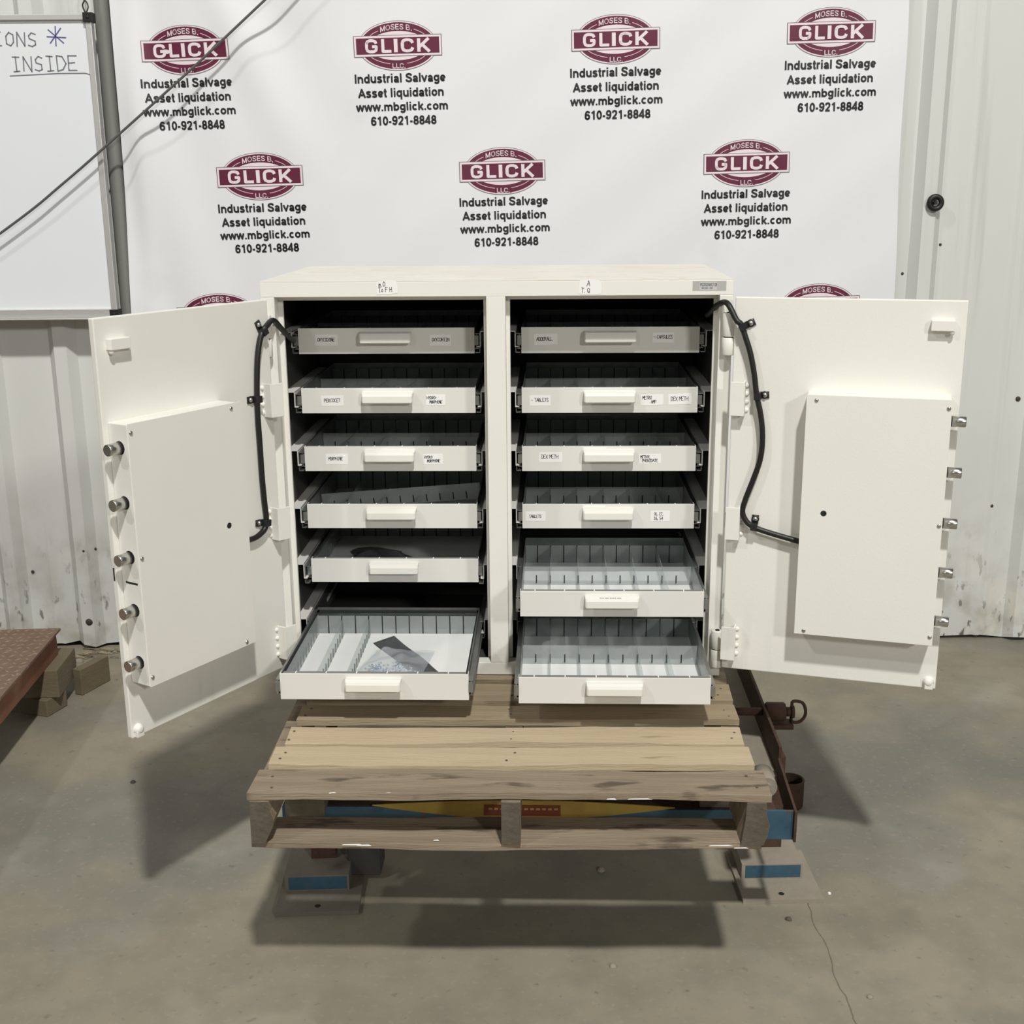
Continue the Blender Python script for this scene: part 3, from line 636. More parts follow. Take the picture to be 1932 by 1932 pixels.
lab = {(0, 0): [(.040, .093, -.0148, -.0405, [('OXYCODONE', -.8, -.25, .009)], 0), (.309, .358, -.0165, -.0415, [('OXYCONTIN', -.8, -.2, .009)], 0)],
(0, 1): [(.047, .1, -.018, -.0425, [('PERCOCET', -.72, -.25, .0095)], .02), (.296, .342, -.016, -.041, [('HYDRO-', -.88, .15, .0080), ('MORPHONE', -.62, -.65, .0075)], 0)],
(0, 2): [(.051, .104, -.018, -.0435, [('MORPHINE', -.75, -.2, .0085)], 0), (.286, .333, -.0185, -.0435, [('HYDRO', -.88, .15, .0078), ('MORPHONE', -.62, -.60, .0078)], .03)],
(1, 0): [(.030, .084, -.015, -.0405, [('ADDERALL', -.8, -.25, .0095)], .02), (.305, .354, -.0135, -.0365, [('- CAPSULES', -.9, -.2, .009)], 0)],
(1, 1): [(.019, .068, -.0185, -.043, [('- TABLETS', -.85, -.2, .0095)], .01), (.28, .333, -.017, -.042, [('METRO', -.85, .12, .0088), ('AMP', -.1, -.68, .0088)], .02), (.345, .399, -.0155, -.041, [('DEX METH', -.78, -.25, .0105)], .02)],
(1, 2): [(.041, .096, -.0145, -.0385, [('DEX METH', -.8, -.25, .0105)], 0), (.279, .331, -.019, -.042, [('METHYL', -.88, .15, .0080), ('PHENIDATE', -.70, -.65, .0080)], .02)],
(1, 3): [(.008, .056, -.018, -.0415, [('TABLETS', -.65, -.3, .0085)], 0), (.309, .355, -.016, -.042, [('18, 27,', -.65, .15, .0085), ('36, 54', -.65, -.70, .0085)], 0)]}
fmM = fm.mesh('drawer_front', [drawer_paint]); trM = tray.mesh('drawer_tray', [white_in, galv]); chM = chn.mesh('front_channel', [grey_rim, sticker]); rbM = rim_band().mesh('rim_band', [slotblack])
drawers = {}
order = ['top', 'second', 'third', 'fourth', 'fifth', 'bottom']
for c in (0, 1):
    for r in range(6):
        d = empty('drawer', (OX[c], YF[(c, r)], OZ[r]), cab); drawers[(c, r)] = d
        o = inst('drawer_front', fmM, d, (0, 0, 0)); b = o.modifiers.new('bevel', 'BEVEL'); b.width = .0008; b.segments = 2
        inst('drawer_tray', trM, d, (0, 0, 0)); inst('front_channel', chM, d, (0, 0, 0))
        o = inst('drawer_handle', HM, d, (.2065, 0, HD-.005))
        inst('rear_panel', rearM, d, (0, .405, .003))
        inst('drawer_rail', railM, d, (-.0095, 0, 0)); inst('drawer_rail', railM, d, (WD+.0095, 0, 0), -1)
        if c == 0 and r == 5:
            inst('rim_band', rbM, d, (0, 0, 0)); inst('side_liner', sideM, d, (.009, 0, .003))
            for x in (.0735, .140): inst('long_divider', longM, d, (x, 0, .003))
        elif c == 0 and r == 4:
            inst('side_liner', sideM, d, (.006, 0, .003))
        elif c == 0:
            for k in ((.067, .140, .208, .275, .345), (.067, .175, .25, .32), (.085, .172, .26))[min(r, 2)]: inst('long_divider', longP, d, (k, 0, .003))
            q = inst('cross_divider', crossM, d, (0, .225, .003))
            if r == 3: q.rotation_euler = (.28, -.075, 0); q.location = (.006, .16, .0045)
        else:
            for k in range(1, 6): inst('long_divider', longP, d, (.0678*k, 0, .003))
            inst('cross_divider', crossM, d, (0, .222, .003))
        for (x0, x1, zt, zb, lines, rot) in lab.get((c, r), []):
            paper('sticker', x0, x1, HD+zb, HD+zt, 0, lines, d, rot=rot, thick=.00105)
# torn tape remains above two handles
for key in ((1, 2), (1, 3), (1, 4)):
    d = drawers[key]; mb = MB()
    if key == (1, 4):
        for i in range(9): x = .178+.0055*i+random.uniform(0, .002); mb.quad([(x, -.0205, HD-.0078), (x+.004, -.0205, HD-.0078), (x+.004, -.0212, HD-.0088), (x, -.0212, HD-.0088)])
        mb.build('tape_residue', grey_rim, d, fix=False)
    else:
        mb.box(.146, .20, -.0006, 0, HD-.0062, HD-.0025); mb.build('tape_residue', sticker, d)
# ---------------------------------------------------------------- doors
DW, DH, DZ, DT = .474, .866, .0348, .014
def make_door(side):
    """local frame: x = u outward from hinge, y = -n (y<0 is the inside face, towards viewer), z up"""
    if side == 'L':
        hx, hy, a = .0211, -.0359, math.radians(59.62); u = Vector((-math.cos(a), -math.sin(a), 0)); n = Vector((math.sin(a), -math.cos(a), 0)); wdt = .470
    else:
        hx, hy, a = 1.0561, -.0341, math.radians(14.95); u = Vector((math.cos(a), -math.sin(a), 0)); n = Vector((-math.sin(a), -math.cos(a), 0)); wdt = .4764
    d = empty('door', (hx, hy, DZ), cab)
    def P(a, t, z): return u*a+n*t+Vector((0, 0, z-DZ))
    fn = lambda a, t, z: tuple(P(a, t, z))
    def bx(name, a0, a1, t0, t1, z0, z1, m, bev=.001, lbl=None):
        mb = MB(); mb.box(a0, a1, t0, t1, z0, z1, 0, fn); o = mb.build(name, m, d, bev)
        if lbl: o['label'] = lbl
        return o
    bx('door_leaf', -.003, wdt, -DT, 0, DZ, DZ+DH, door_paint, .0022)
    # lock cover box
    mb = MB(); mb.box(.163, .4585, 0, .056, .158, .700, 0, fn)
    o = mb.build('lock_cover', door_paint, d, .0022)
    # cover's overhanging lip at top
    bx('cover_flange', .163-.008 if side == 'L' else .163, .4585, .0563, .0573, .158, .7012, door_paint, .0004)
    for v in (.652, .542, .430, .319, .2075):
        mb = MB(); mb.tube([P(.455, .030, v), P(.4885, .030, v), P(.4895, .030, v)], .0118, 24, rf=lambda t: .0118 if t < .9 else .0108)
        mb.tube([P(.4584, .030, v), P(.4592, .030, v)], .0135, 24, 1)
        mb.build('locking_bolt', [chrome, slotblack], d)
    for (a_, v) in ((.452, .683), (.184, .690), (.452, .430), (.452, .178), (.184, .167)):
        mb = MB(); mb.dome(P(a_, .0573, v), n, .0046, .003); mb.build('screw', chrome, d)
    mb = MB(); mb.dome(P(.212, .0566, .441), n, .0078, .0012); mb.build('spindle_hole', slotblack, d)
    mb = MB(); mb.box(.4586, .4590, .012, .046, .374, .378, 0, fn); mb.build('cam_slot', slotblack, d)
    # top corner catch and bottom corner block
    a0 = .398 if side == 'L' else .406
    bx('corner_catch', a0, a0+.047, 0, .016, .838, .860, door_paint, .0012)
    mb = MB(); mb.dome(P(a0+.043, .010, .836), Vector((0, 0, -1)), .005, .006)
    mb.dome(P(wdt-.016, 0, .052), n, .012, .012); mb.box(wdt-.024, wdt-.006, 0, .010, .036, .050, 0, fn)
    mb.build('foot_stop', door_paint, d, .0012)
    # folded hook plates along hinge side
    for (z0, z1) in ((.642, .7175), (.356, .432), (.064, .145)):
        mb = MB(); t = .0022; top = .022
        mb.box(.024, .028, 0, top, z0, z1, 0, fn)
        if side == 'L':   # bent back towards the frame
            mb.box(-.004, .028, top-.001, top+.0022, z0, z1, 0, lambda a_, t_, z_: tuple(P(a_, t_+(.028-a_)*.25, z_-(.028-a_)*.0)))
        else:
            mb.box(-.004, .028, top-.001, top+.0022, z0, z1, 0, fn)
        for k in range(4):
            zz = z0+.01+(z1-z0-.02)*k/3
            mb.dome(P(.030, 0, zz), n, .0055, .004, 0, 8)
        mb.build('hook_plate', door_paint, d, .0008)
    # barrel hinges on the frame side
    bxx = .0105 if side == 'L' else 1.0435
    for (z0, z1, zs) in ((.772, .865, .812), (.031, .122, .076)):
        mb = MB()
        for (c0, c1) in ((z0, zs-.0012), (zs+.0012, z1)):
            mb.lathe([(0, c0), (.0135, c0), (.0145, c0+.0015), (.0145, c1-.0015), (.0135, c1), (0, c1)], (bxx-hx, -.016-hy, -DZ), 24)
        mb.lathe([(.011, zs-.0014), (.011, zs+.0014)], (bxx-hx, -.016-hy, -DZ), 16, 1)
        mb.dome((bxx-hx, -.016-hy, z1-DZ), (0, 0, 1), .006, .002, 1)
        mb.build('barrel_hinge', [paint, slotblack], d)
    return d, P, n, u
dL, PL, nL, uL = make_door('L')
dR, PR, nR, uR = make_door('R')
dL['label'] = 'left door swung wide towards the viewer'; dR['label'] = 'right door folded almost flat to the side'
# side edge details of the left door
mb = MB(); mb.box(.4702, .4706, -.010, -.006, .378, .405, 0, lambda a, t, z: tuple(PL(a, t, z))); mb.build('edge_slot', slotblack, dL)
# black cables along both doors with P-clips
def cable(door, P, n, pts, extra, clips, hr, off, flatten=1):
    base = door.location
    e = empty('lock_cable', door.location, cab)
    pp = [Vector(p)-base for p in extra]+[P(a, off, v) for (a, v) in pts]
    mb = MB(); mb.tube(smoothpts(pp, 6), hr, 12); mb.build('cable_sheath', rubber, e)
    for (a, v, ca, cv) in clips:      # screw centre a,v ; cable point ca,cv
        mb = MB(); A = P(a, .001, v); B = P(ca, off+hr*.9, cv); dd = (P(ca, 0, cv)-P(a, 0, v)); L = dd.length; dd.normalize(); sd = n.cross(dd)
        w_ = .0075
        for (s0, s1, h0, h1) in ((-.009, L*.55, .0005, .003), (L*.55, L+hr+.001, .0005, off+hr+.0025)):
            vs = []
            n0 = len(mb.v)
            for (s_, w2, h_) in [(x, y, z) for z in (h0, h1) for y in (-w_, w_) for x in (s0, s1)]:
                mb.v.append(tuple(P(a, 0, v)+dd*s_+sd*w2+n*h_))
            for q in ((0, 2, 3, 1), (4, 5, 7, 6), (0, 1, 5, 4), (2, 6, 7, 3), (0, 4, 6, 2), (1, 3, 7, 5)):
                mb.f.append(tuple(n0+i for i in q)); mb.mi.append(0); mb.sm.append(False)
        mb.dome(P(a, .0028, v), n, .0088, .0012, 0); mb.dome(P(a, .0038, v), n, .0055, .005, 1)
        mb.build('cable_clip', [mat_clip, chrome], e)
    return e
cable(dL, PL, nL, [(.014, .843), (.024, .835), (.036, .815), (.047, .775), (.054, .715), (.057, .65), (.056, .585), (.0555, .515), (.053, .455), (.050, .415), (.055, .392), (.072, .381), (.095, .376), (.130, .379), (.165, .383)],
      [(.052, .085, .795), (.047, .055, .808), (.040, .018, .830), (.030, -.018, .853)],
      [(.031, .848, .024, .833), (.070, .687, .055, .687), (.068, .405, .051, .403)], .0064, .009)
cable(dR, PR, nR, [(.003, .852), (.013, .843), (.024, .815), (.036, .780), (.046, .735), (.053, .690), (.064, .645), (.070, .595), (.067, .545), (.053, .496), (.038, .450), (.033, .422), (.043, .400), (.062, .387), (.10, .376), (.165, .361)],
      [(1.008, .085, .850), (1.014, .055, .862), (1.021, .015, .879), (1.036, -.028, .887)],
      [(.033, .845, .017, .838), (.070, .688, .055, .687), (.061, .404, .060, .389)], .0064, .016)
# ---------------------------------------------------------------- things lying in the drawers
def sheet(name, corners, m, z, amp, nu=18, nv=18, seed=1, loc=None, thick=.0003, pinch=0):
    rnd = random.Random(seed); ph = [(rnd.uniform(10, 60), rnd.uniform(10, 60), rnd.uniform(0, 6)) for _ in range(6)]
    c = [Vector((a, b, 0)) for a, b in corners]; o = sum(c, Vector())/4; o.z = z
    def fn(u, v):
        p = (c[0]*(1-u)+c[1]*u)*(1-v)+(c[3]*(1-u)+c[2]*u)*v
        h = sum(math.sin(a*p.x+b*p.y+f) for a, b, f in ph)/6
        e = min(u, 1-u, v, 1-v)*4; e = min(1, e)
        return (p.x-o.x+amp*.5*math.sin(40*p.y+seed), p.y-o.y+amp*.5*math.cos(37*p.x), amp*(.5+h)*(.25+.75*e)+.0005)
    mb = MB(); mb.grid(nu, nv, fn)
    ob = mb.build(name, m, None, loc=o, fix=False)
    s = ob.modifiers.new('solid', 'SOLIDIFY'); s.thickness = thick
    return ob
zb = OZ[5]+.0032; DY = .036
tag(sheet('film_strip', [(.215, .022+DY), (.258, .072+DY), (.418, -.205+DY), (.372, -.235+DY)], film_m, zb, .003, 14, 20, 3), 'strip of dark grey plastic film lying diagonally in the bottom left drawer', 'film')
bagE = tag(empty('plastic_bag', (.29, -.10+DY, zb+.002)), 'clear plastic bag of small bluish hardware on the dark film in the bottom left drawer', 'bag')
def bagfn(u, v):
    c = [(.190, -.215), (.352, -.235), (.372, -.040), (.232, -.035)]
    x = (c[0][0]*(1-u)+c[1][0]*u)*(1-v)+(c[3][0]*(1-u)+c[2][0]*u)*v
    y = (c[0][1]*(1-u)+c[1][1]*u)*(1-v)+(c[3][1]*(1-u)+c[2][1]*u)*v
    e = min(1, min(u, 1-u, v, 1-v)*5)
    z = .003+e*(.014+.005*math.sin(60*x+30*y)+.004*math.sin(95*y-40*x)+.003*math.sin(130*x))
    return (x-.29, y+.10, z)
mb = MB(); mb.grid(26, 26, bagfn); mb.build('bag_film', bag_m, bagE, fix=False)
mb = MB(); rnd = random.Random(5)
for i in range(46):
    x, y = rnd.gauss(.262, .030), rnd.gauss(-.175, .018); a = rnd.uniform(-.6, .9); L = rnd.uniform(.006, .013)
    p = Vector((x-.29, y+.10, .003+rnd.uniform(0, .008))); q = p+Vector((math.cos(a), math.sin(a), rnd.uniform(-.2, .2)))*L
    mb.tube([p, q], .0022, 6, 0 if i % 3 else 1)
tag(mb.build('hardware_pieces', [hw_m, chrome], bagE), None, None, kind='stuff')
tag(sheet('crumpled_bag', [(.11, .14), (.31, .14), (.27, .37), (.14, .39)], bagd_m, OZ[4]+.004, .036, 26, 26, 9), 'crumpled smoky plastic bag in the fifth drawer of the left column', 'bag')
mb = MB()
o = Vector((.17, .17, OZ[4]+.008))
mb.tube([p-o for p in smoothpts([(.11, .15, o.z), (.15, .18, o.z+.02), (.19, .17, o.z+.026), (.24, .15, o.z+.012), (.27, .15, o.z)], 8)], .0018, 8)
mb.tube([p-o for p in smoothpts([(.13, .20, o.z+.01), (.17, .16, o.z+.018), (.22, .17, o.z+.02), (.26, .18, o.z+.004)], 8)], .0018, 8)
tag(mb.build('thin_cord', rubber, None, loc=o), 'thin black cord lying over the smoky bag in the fifth left drawer', 'cord')
tag(sheet('paper_scrap', [(.351, .108), (.366, .108), (.368, .127), (.350, .125)], sticker, OZ[1]+HD-.006, .012, 8, 8, 4), 'crumpled white paper scrap behind the front of the second left drawer', 'paper')
# ================================================================= PALLET
pal = tag(empty('wooden_pallet', (.059, -.598, 0), None, .0127), 'weathered wooden pallet of pale and grey boards carrying the cabinet', 'pallet')
def board(name, x0, x1, y0, y1, z0, z1, m, seed, nails=(), wob=.0025, parent=pal, notch=None):
    rnd = random.Random(seed); mb = MB(); nx = 28
    cx, cy = (x0+x1)/2, (y0+y1)/2
    a = [rnd.uniform(0, 6) for _ in range(6)]
    def ed(i, k): x = i/nx; return wob*(math.sin(7*x+a[k])+.6*math.sin(19*x+a[k+1])+.3*math.sin(47*x+a[k]))
    rows = []
    for i in range(nx+1):
        x = x0+(x1-x0)*i/nx
        yy0, yy1 = y0+ed(i, 0), y1+ed(i, 2); zz = wob*.5*math.sin(5*i/nx+a[4])
        if notch and notch[0] < x < notch[1]: yy0 += notch[2]*math.sin(PI*(x-notch[0])/(notch[1]-notch[0]))
        xo = 0
        if i in (0, nx): xo = rnd.uniform(-.002, .002)
        rows.append([(x+xo-cx, yy0-cy, z0+zz), (x+xo-cx, yy0-cy, z1+zz), (x-xo-cx, yy1-cy, z1+zz), (x-xo-cx, yy1-cy, z0+zz)])
    n0 = 0
    for r_ in rows: mb.v += r_
    for i in range(nx):
        for k in range(4):
            mb.f.append((i*4+k, i*4+(k+1) % 4, (i+1)*4+(k+1) % 4, (i+1)*4+k)); mb.mi.append(0); mb.sm.append(False)
    mb.f.append((0, 1, 2, 3)); mb.mi.append(1); mb.sm.append(False); mb.f.append(tuple(nx*4+k for k in (3, 2, 1, 0))); mb.mi.append(1); mb.sm.append(False)
    for (nx_, ny_) in nails:
        mb.dome((nx_-cx, ny_-cy, z1+.0002), (0, 0, 1), .0030, .0010, 2, 8)
    return mb.build(name, [m, wood_end, nail_w], parent, .0012, loc=(cx, cy, 0))
YB = [(0, .097, 0, 1.02, wood_old), (.121, .203, .014, 1.008, wood_new), (.221, .300, .028, 1.004, wood_new), (.341, .418, .031, 1.012, wood_mid), (.447, .540, .035, 1.016, wood_mid),
      (.572, .645, .0, 1.02, wood_mid), (.685, .77, .01, 1.02, wood_old), (.82, .90, 0, 1.01, wood_mid), (.96, 1.04, .01, 1.02, wood_old), (1.11, 1.21, 0, 1.02, wood_old)]
for i, (a, b, x0, x1, m) in enumerate(YB):
    nl = [(x, y) for x in (.045, .512, .985) for y in (a+(b-a)*.28, a+(b-a)*.72)]
    nl = [(x+random.uniform(-.012, .012), y+random.uniform(-.006, .006)) for x, y in nl]
    board('deck_board', x0, x1, a, b, -.0180, -.0030, m, 40+i, nl, .0028 if i else .0035, notch=(.42, .62, .006) if i == 2 else None)
# stringers (two with rounded bark edge)
def stringer(x, w_, poly=None, seed=0):
    mb = MB(); prof = poly or [(-w_/2, -.112), (w_/2, -.112), (w_/2, -.020), (-w_/2, -.020)]
    # notches for forks: lower outline along y
    mb.prism(prof, 1, -.004, .20, 0, 1); mb.prism([(p[0], max(p[1], -.075)) for p in prof], 1, .2, .42, 0); mb.prism(prof, 1, .42, .80, 0)
    mb.prism([(p[0], max(p[1], -.075)) for p in prof], 1, .80, 1.02, 0); mb.prism(prof, 1, 1.02, 1.215, 0, 1)
    return mb.build('stringer', [wood_old, wood_end], pal, .001, loc=(x, 0, 0))
stringer(.024, .042, [(-.021, -.112), (.006, -.112), (.014, -.095), (.022, -.078), (.026, -.06), (.020, -.040), (.018, -.020), (-.021, -.020)])
stringer(.5145, .038)
stringer(.990, .048, [(-.026, -.112), (.018, -.112), (.025, -.09), (.028, -.07), (.022, -.05), (.020, -.020), (-.018, -.020), (-.02, -.06)])
for i, (a, b) in enumerate(((.004, .108), (.255, .352), (.362, .46), (.60, .68), (1.10, 1.205))):  # second and third boards unseen, added to block light through the deck gaps
    board('bottom_board', .0, 1.005, a, b, -.127, -.1135, wood_old, 80+i, (), .003)
mb = MB()
rnd = random.Random(12)
for (x, y, z, L) in ((.16, -.0012, -.0035, .016), (.27, -.0012, -.0035, .012), (.74, -.0012, -.0150, .05), (.70, -.0012, -.0150, .02), (.18, -.0016, -.1150, .045), (.21, -.0016, -.1165, .03), (.36, .012, -.1128, .012), (.90, -.0016, -.1150, .05), (.95, -.0016, -.1200, .03)):
    mb.quad([(x, y, z), (x+L, y, z+rnd.uniform(-.001, .001)), (x+L*.8, y+.0005, z+.0025), (x+L*.1, y+.0005, z+.0018)])
tag(mb.build('bare_splinters', sticker, pal, fix=False), None, None, kind='stuff')
# ================================================================= STEEL STAND
st = tag(empty('steel_stand', (.64, -.3, ZF)), 'rusty steel stand with chipped blue paint and flat feet, under the pallet', 'stand')
def sb(name, x0, x1, y0, y1, z0, z1, m, bev=.0015, lbl=None, rz=0):
    cx, cy = (x0+x1)/2, (y0+y1)/2
    mb = MB(); mb.box(x0-cx, x1-cx, y0-cy, y1-cy, z0-ZF, z1-ZF); o = mb.build(name, m, st, bev, loc=(cx-.64, cy+.3, 0))
    o.rotation_euler = (0, 0, rz)
    if lbl: o['label'] = lbl
    return o
def foot(cx, cy, rz, w_, ht, top):
    mb = MB(); h = .007
    mb.box(-w_/2, w_/2, 0, .22, 0, .011, 0)
    mb.lathe([(0, .0114), (h, .0114)], (.0, .024, 0), 16, 1)
    mb.box(-w_/2+.013, w_/2-.030, .089, .22, .011, .052, 2)
    mb.box(-w_/2+.022, w_/2-.035, .0882, .089, .015, .048, 3)
    mb.box(-.03, .03, .165, .205, .052, ht, 4)
    p = cam_scaled(cx, cy, ZO)
    o = mb.build('foot', [top, slotblack, top, blue, rust], st, .002, loc=(p.x-.64, p.y+.3, 0)); o.rotation_euler = (0, 0, rz)
foot(1.155, -.385, .05, .191, -.204-ZF, dusty); foot(.150, -.452, .07, .196, -.235-ZF, dusty_shaded)
sb('gusset', .155, .235, -.10, -.02, ZF+.012, ZF+.10, near_black, .004); sb('gusset', .185, .225, -.07, -.03, ZF+.10, -.235, near_black, .002)
sb('cross_beam', .06, 1.182, -.334, -.328, -.245, -.175, blue)
sb('beam_flange', .06, 1.180, -.327, -.285, -.245, -.240, rust)
sb('beam_flange', .06, 1.14, -.327, -.285, -.180, -.1755, rust)
def quadplate(name, pts, th, m, lbl=None):
    """thin vertical plate along y: pts=(y,z) polygon at x"""
    mb = MB(); mb.prism([(p[0]+.3, p[1]-ZF) for p in pts[1]], 0, pts[0]-.64, pts[0]+th-.64); return mb.build(name, m, st, .0008)
quadplate('side_plate', (1.177, [(-.345, -.172), (-.13, -.150), (-.13, -.21), (-.345, -.245)]), .006, rust)
quadplate('fork_rail', (1.180, [(-.128, -.124), (.62, -.120), (.62, -.2), (-.128, -.2)]), .007, rust)
sb('rail_flange', 1.095, 1.180, -.128, .62, -.204, -.198, dusty)
quadplate('fork_rail', (.080, [(-.26, -.18), (.62, -.18), (.62, -.235), (-.26, -.235)]), .007, rust)
# yellow blade-shaped plate with red label on the front beam
mb = MB(); n = 24
top = [(.26+.66*i/n, -.168+.014*math.sin(PI*i/n)-.0) for i in range(n+1)]
bot = [(.26+.66*i/n, -.170-.030*math.sin(PI*i/n)) for i in range(n, -1, -1)]
mb.prism([(x-.64, z-ZF) for x, z in top+bot], 1, -.0375, -.0345); mb.build('yellow_plate', yellow, st)
mb = MB(); mb.box(.505-.64, .672-.64, -.0390, -.0378, -.190-ZF, -.165-ZF, 0)
for i in range(12):
    x = .515+.013*i-.64; mb.box(x, x+.008, -.0394, -.0390, -.176-ZF, -.171-ZF, 1)
mb.build('red_label', [redlab, yellow], st)
# plunger pin with D ring
mb = MB(); y_, z_ = .10+.3, -.137-ZF
def xs(x): return x-.64
mb.tube([(xs(1.10), y_, z_), (xs(1.18), y_, z_)], .010, 14); mb.tube([(xs(1.187), y_, z_), (xs(1.190), y_, z_), (xs(1.232), y_, z_), (xs(1.236), y_, z_)], .024, 20, rf=lambda t: .021 if t in (0, 1) else .024)
mb.tube([(xs(1.236), y_, z_), (xs(1.252), y_, z_)], .012, 14); mb.tube([(xs(1.250), y_, z_), (xs(1.258), y_, z_)], .016, 14)
dr = [(xs(1.252), y_, z_+.027), (xs(1.262), y_, z_+.029), (xs(1.278), y_, z_+.024), (xs(1.286), y_, z_+.008), (xs(1.286), y_, z_-.010), (xs(1.277), y_, z_-.024), (xs(1.264), y_, z_-.029), (xs(1.252), y_, z_-.026)]
mb.tube(smoothpts(dr, 5), .0042, 8)
mb.tube([(xs(1.252), y_, z_+.027), (xs(1.252), y_, z_-.026)], .004, 8)
mb.box(xs(1.187), xs(1.255), y_-.02, y_+.02, z_-.040, z_-.028)
mb.build('spring_pin', rust, st)
# wood spacers, on the stand, under the pallet
def block(name, cx, cy, z0, z1, lx, ly, rz, m, label, cat, group=None):
    k = 1 if name == 'wood_spacer' else FS
    mb = MB(); mb.box(-lx*k/2, lx*k/2, -ly*k/2, ly*k/2, 0, (z1-z0)*k)
    o = mb.build(name, m, None, .003, loc=(cx, cy, z0) if k == 1 else cam_scaled(cx, cy, z0)); o.rotation_euler = (0, 0, rz); return tag(o, label, cat, group)
block('wood_spacer', .118, -.33, -.175, -.1275, .085, .10, .06, wood_end, 'short dark plank end wedged under the left corner of the pallet', 'plank')
block('wood_spacer', 1.02, -.29, -.175, -.1275, .09, .07, 0, wood_end, 'short plank spacer between pallet and blue beam at the right', 'plank')
# rusty pipe cup on the floor
mb = MB(); mb.lathe([(0, 0), (.034, 0), (.036, .003), (.036, .072), (.037, .075), (.036, .078), (.032, .078), (.031, .075), (.031, .006), (0, .006)], (0, 0, 0), 32)
tag(mb.build('pipe_cup', rust, None, loc=cam_scaled(1.250, .055, ZO)), 'short rusty pipe stub standing open on the floor right of the pallet', 'pipe')
mb = MB(); mb.tube([(0, -.035, 0), (0, .035, 0)], .024, 20); mb.tube([(0, -.04, 0), (0, .04, 0)], .012, 12)
tag(mb.build('steel_roller', dusty, None, loc=(1.135, -.20, -.172)), 'dusty steel roller lying in the stand beside the front right pallet corner', 'roller')
# ================================================================= DIAMOND PLATE PLATFORM
pf = tag(empty('scale_platform', cam_scaled(-1.4, .2, -.23)), 'rusty diamond-tread steel platform at the left edge, raised on wood blocks', 'platform')
ea = math.atan2(-.798+.847, .714-.186)   # edge direction
def pl(a, b, z):    # a: to the left of edge, b: along edge towards viewer from far corner
    return cam_scaled(-.847-a*math.cos(ea)+b*math.sin(ea), .714-b*math.cos(ea)-a*math.sin(ea), z)-cam_scaled(-1.4, .2, -.23)
mb = MB(); mb.box(0, 1.3, 0, 1.9, -.157, -.15, 0, lambda a, b, z: tuple(pl(a, b, z))); mb.build('tread_plate', rust_plate, pf)
mb = MB(); mb.box(.012, .020, .01, 1.88, -.23, -.157, 0, lambda a, b, z: tuple(pl(a, b, z))); mb.build('side_channel', rust_red, pf)
mb = MB(); mb.box(.02, 1.28, .012, .020, -.23, -.157, 0, lambda a, b, z: tuple(pl(a, b, z))); mb.build('end_channel', rust_red, pf)
mb = MB()
for i in range(34):
    for j in range(26):
        a, b = .018+.026*i, .014+.030*j
        if a > .75: continue
        t = PI/4 if (i+j) % 2 else -PI/4
        ca, sa = math.cos(t), math.sin(t); L, w_ = .011, .0034
        q = [(L, 0), (0, w_), (-L, 0), (0, -w_)]
        pts = [pl(a+x*ca-y*sa, b+x*sa+y*ca, -.15) for x, y in q]; c = pl(a, b, -.1478)
        for k in range(4): mb.quad([pts[k], pts[(k+1) % 4], c])
tag(mb.build('tread_lugs', lug_m, pf), None, None, kind='stuff')
mb = MB(); mb.quad([pl(.21, .16, -.1475), pl(.26, .17, -.1475), pl(.27, .19, -.146), pl(.225, .185, -.147)]); mb.build('paint_chip', sticker, pf)
block('wood_block', -.905, .615, ZO, ZO+.052, .16, .09, -.30, wood_block, 'lowest wooden block under the rusty platform, on the floor', 'block', 'wood blocks under the platform')
block('wood_block', -.905, .66, ZO+.052, ZO+.139, .17, .19, .10, wood_block, 'thick upper wooden block right under the corner of the rusty platform', 'block', 'wood blocks under the platform')
block('wood_block', -.790, .775, ZO, ZO+.085, .03, .13, -.35, wood_block, 'upright wedge of wood leaning beside the blocks at the platform corner', 'block', 'wood blocks under the platform')
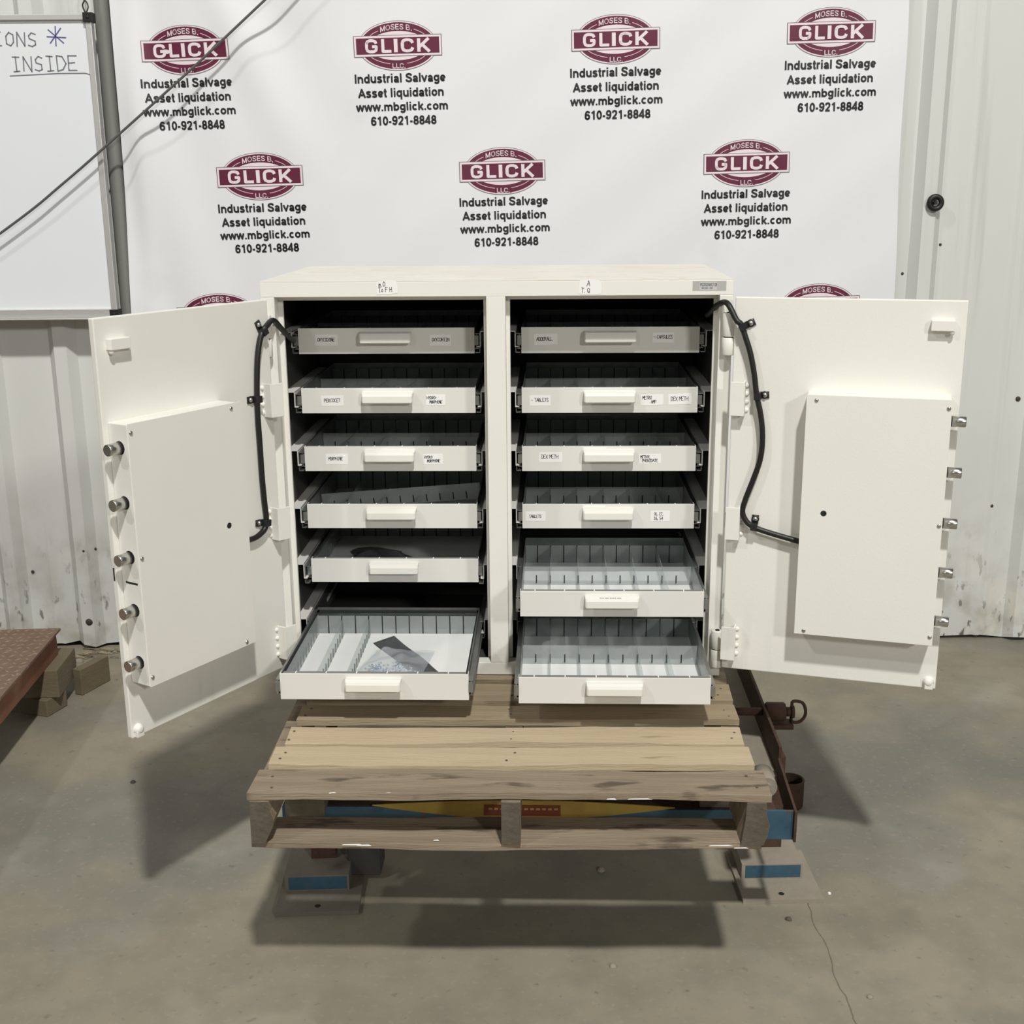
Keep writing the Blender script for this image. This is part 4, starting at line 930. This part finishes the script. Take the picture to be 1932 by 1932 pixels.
for k_, y in enumerate((-.15, -.9)): block('wood_block', -.90, y, ZO, -.23, .2, .12, .1, wood_block, ('wooden block in the shade under the middle of the rusty platform', 'wooden block under the near end of the rusty platform')[k_], 'block', 'wood blocks under the platform')
mb = MB(); mb.tube([(0, 0, 0), (.035, 0, 0), (.046, 0, 0), (.066, 0, 0), (.070, 0, 0)], .02, 14, rf=lambda t: (.016, .016, .021, .022, .018)[round(t*4)])
tag(mb.build('steel_stub', rust, None, loc=cam_scaled(-.868, .83, ZO+.021)), 'dark rusty stub of bar lying on the floor past the wood blocks', 'bar')
# ================================================================= small litter
def pebble(x, y, r, m, label, z=ZO):
    mb = MB(); rnd = random.Random(int(x*977+y*313)); mb.dome((0, 0, 0), (0, 0, 1), r, r*.8, 0, 8)
    mb.v = [(v[0]*rnd.uniform(.7, 1.2), v[1]*rnd.uniform(.7, 1.2), v[2]) for v in mb.v]
    tag(mb.build('floor_chip', m, None, loc=cam_scaled(x, y, z+.0003), fix=True), label, 'chip', 'small chips on the floor')
pebble(1.262, -.345, .005, sticker, 'tiny white chip beside the right foot plate')
pebble(.775, -.615, .009, dusty, 'pale lump of grit on the floor in front of the pallet shadow')
pebble(1.262, -.70, .007, dusty, 'pale chip on the floor at the lower right')
pebble(1.155, -.445, .008, wood_end, 'dark crumb on the floor in front of the right foot plate')
pebble(-.915, .985, .016, dusty, 'light stone at the foot of the wall on the left')
pebble(-.45, .145, .008, nail_m, 'dark crumb on the floor below the left door')
pebble(.765, -.26, .010, dusty, 'pale chip in the shade under the pallet')
mb = MB(); rnd = random.Random(3)
for i in range(70):
    s = rnd.uniform(-.96, -.66); p = wallp(s, ZO+.004, rnd.uniform(.02, .13)); a = rnd.uniform(-.5, .5); L = rnd.uniform(.02, .07)
    q = p+Vector((math.cos(a)*L, math.sin(a)*L*.6, rnd.uniform(-.002, .004))); mb.tube([p, (p+q)/2+Vector((0, 0, .004)), q], .0016, 4, i % 2)
tag(mb.build('straw_litter', [wood_new, wood_old]), 'wisps of straw and dust along the foot of the wall', 'litter', kind='stuff')
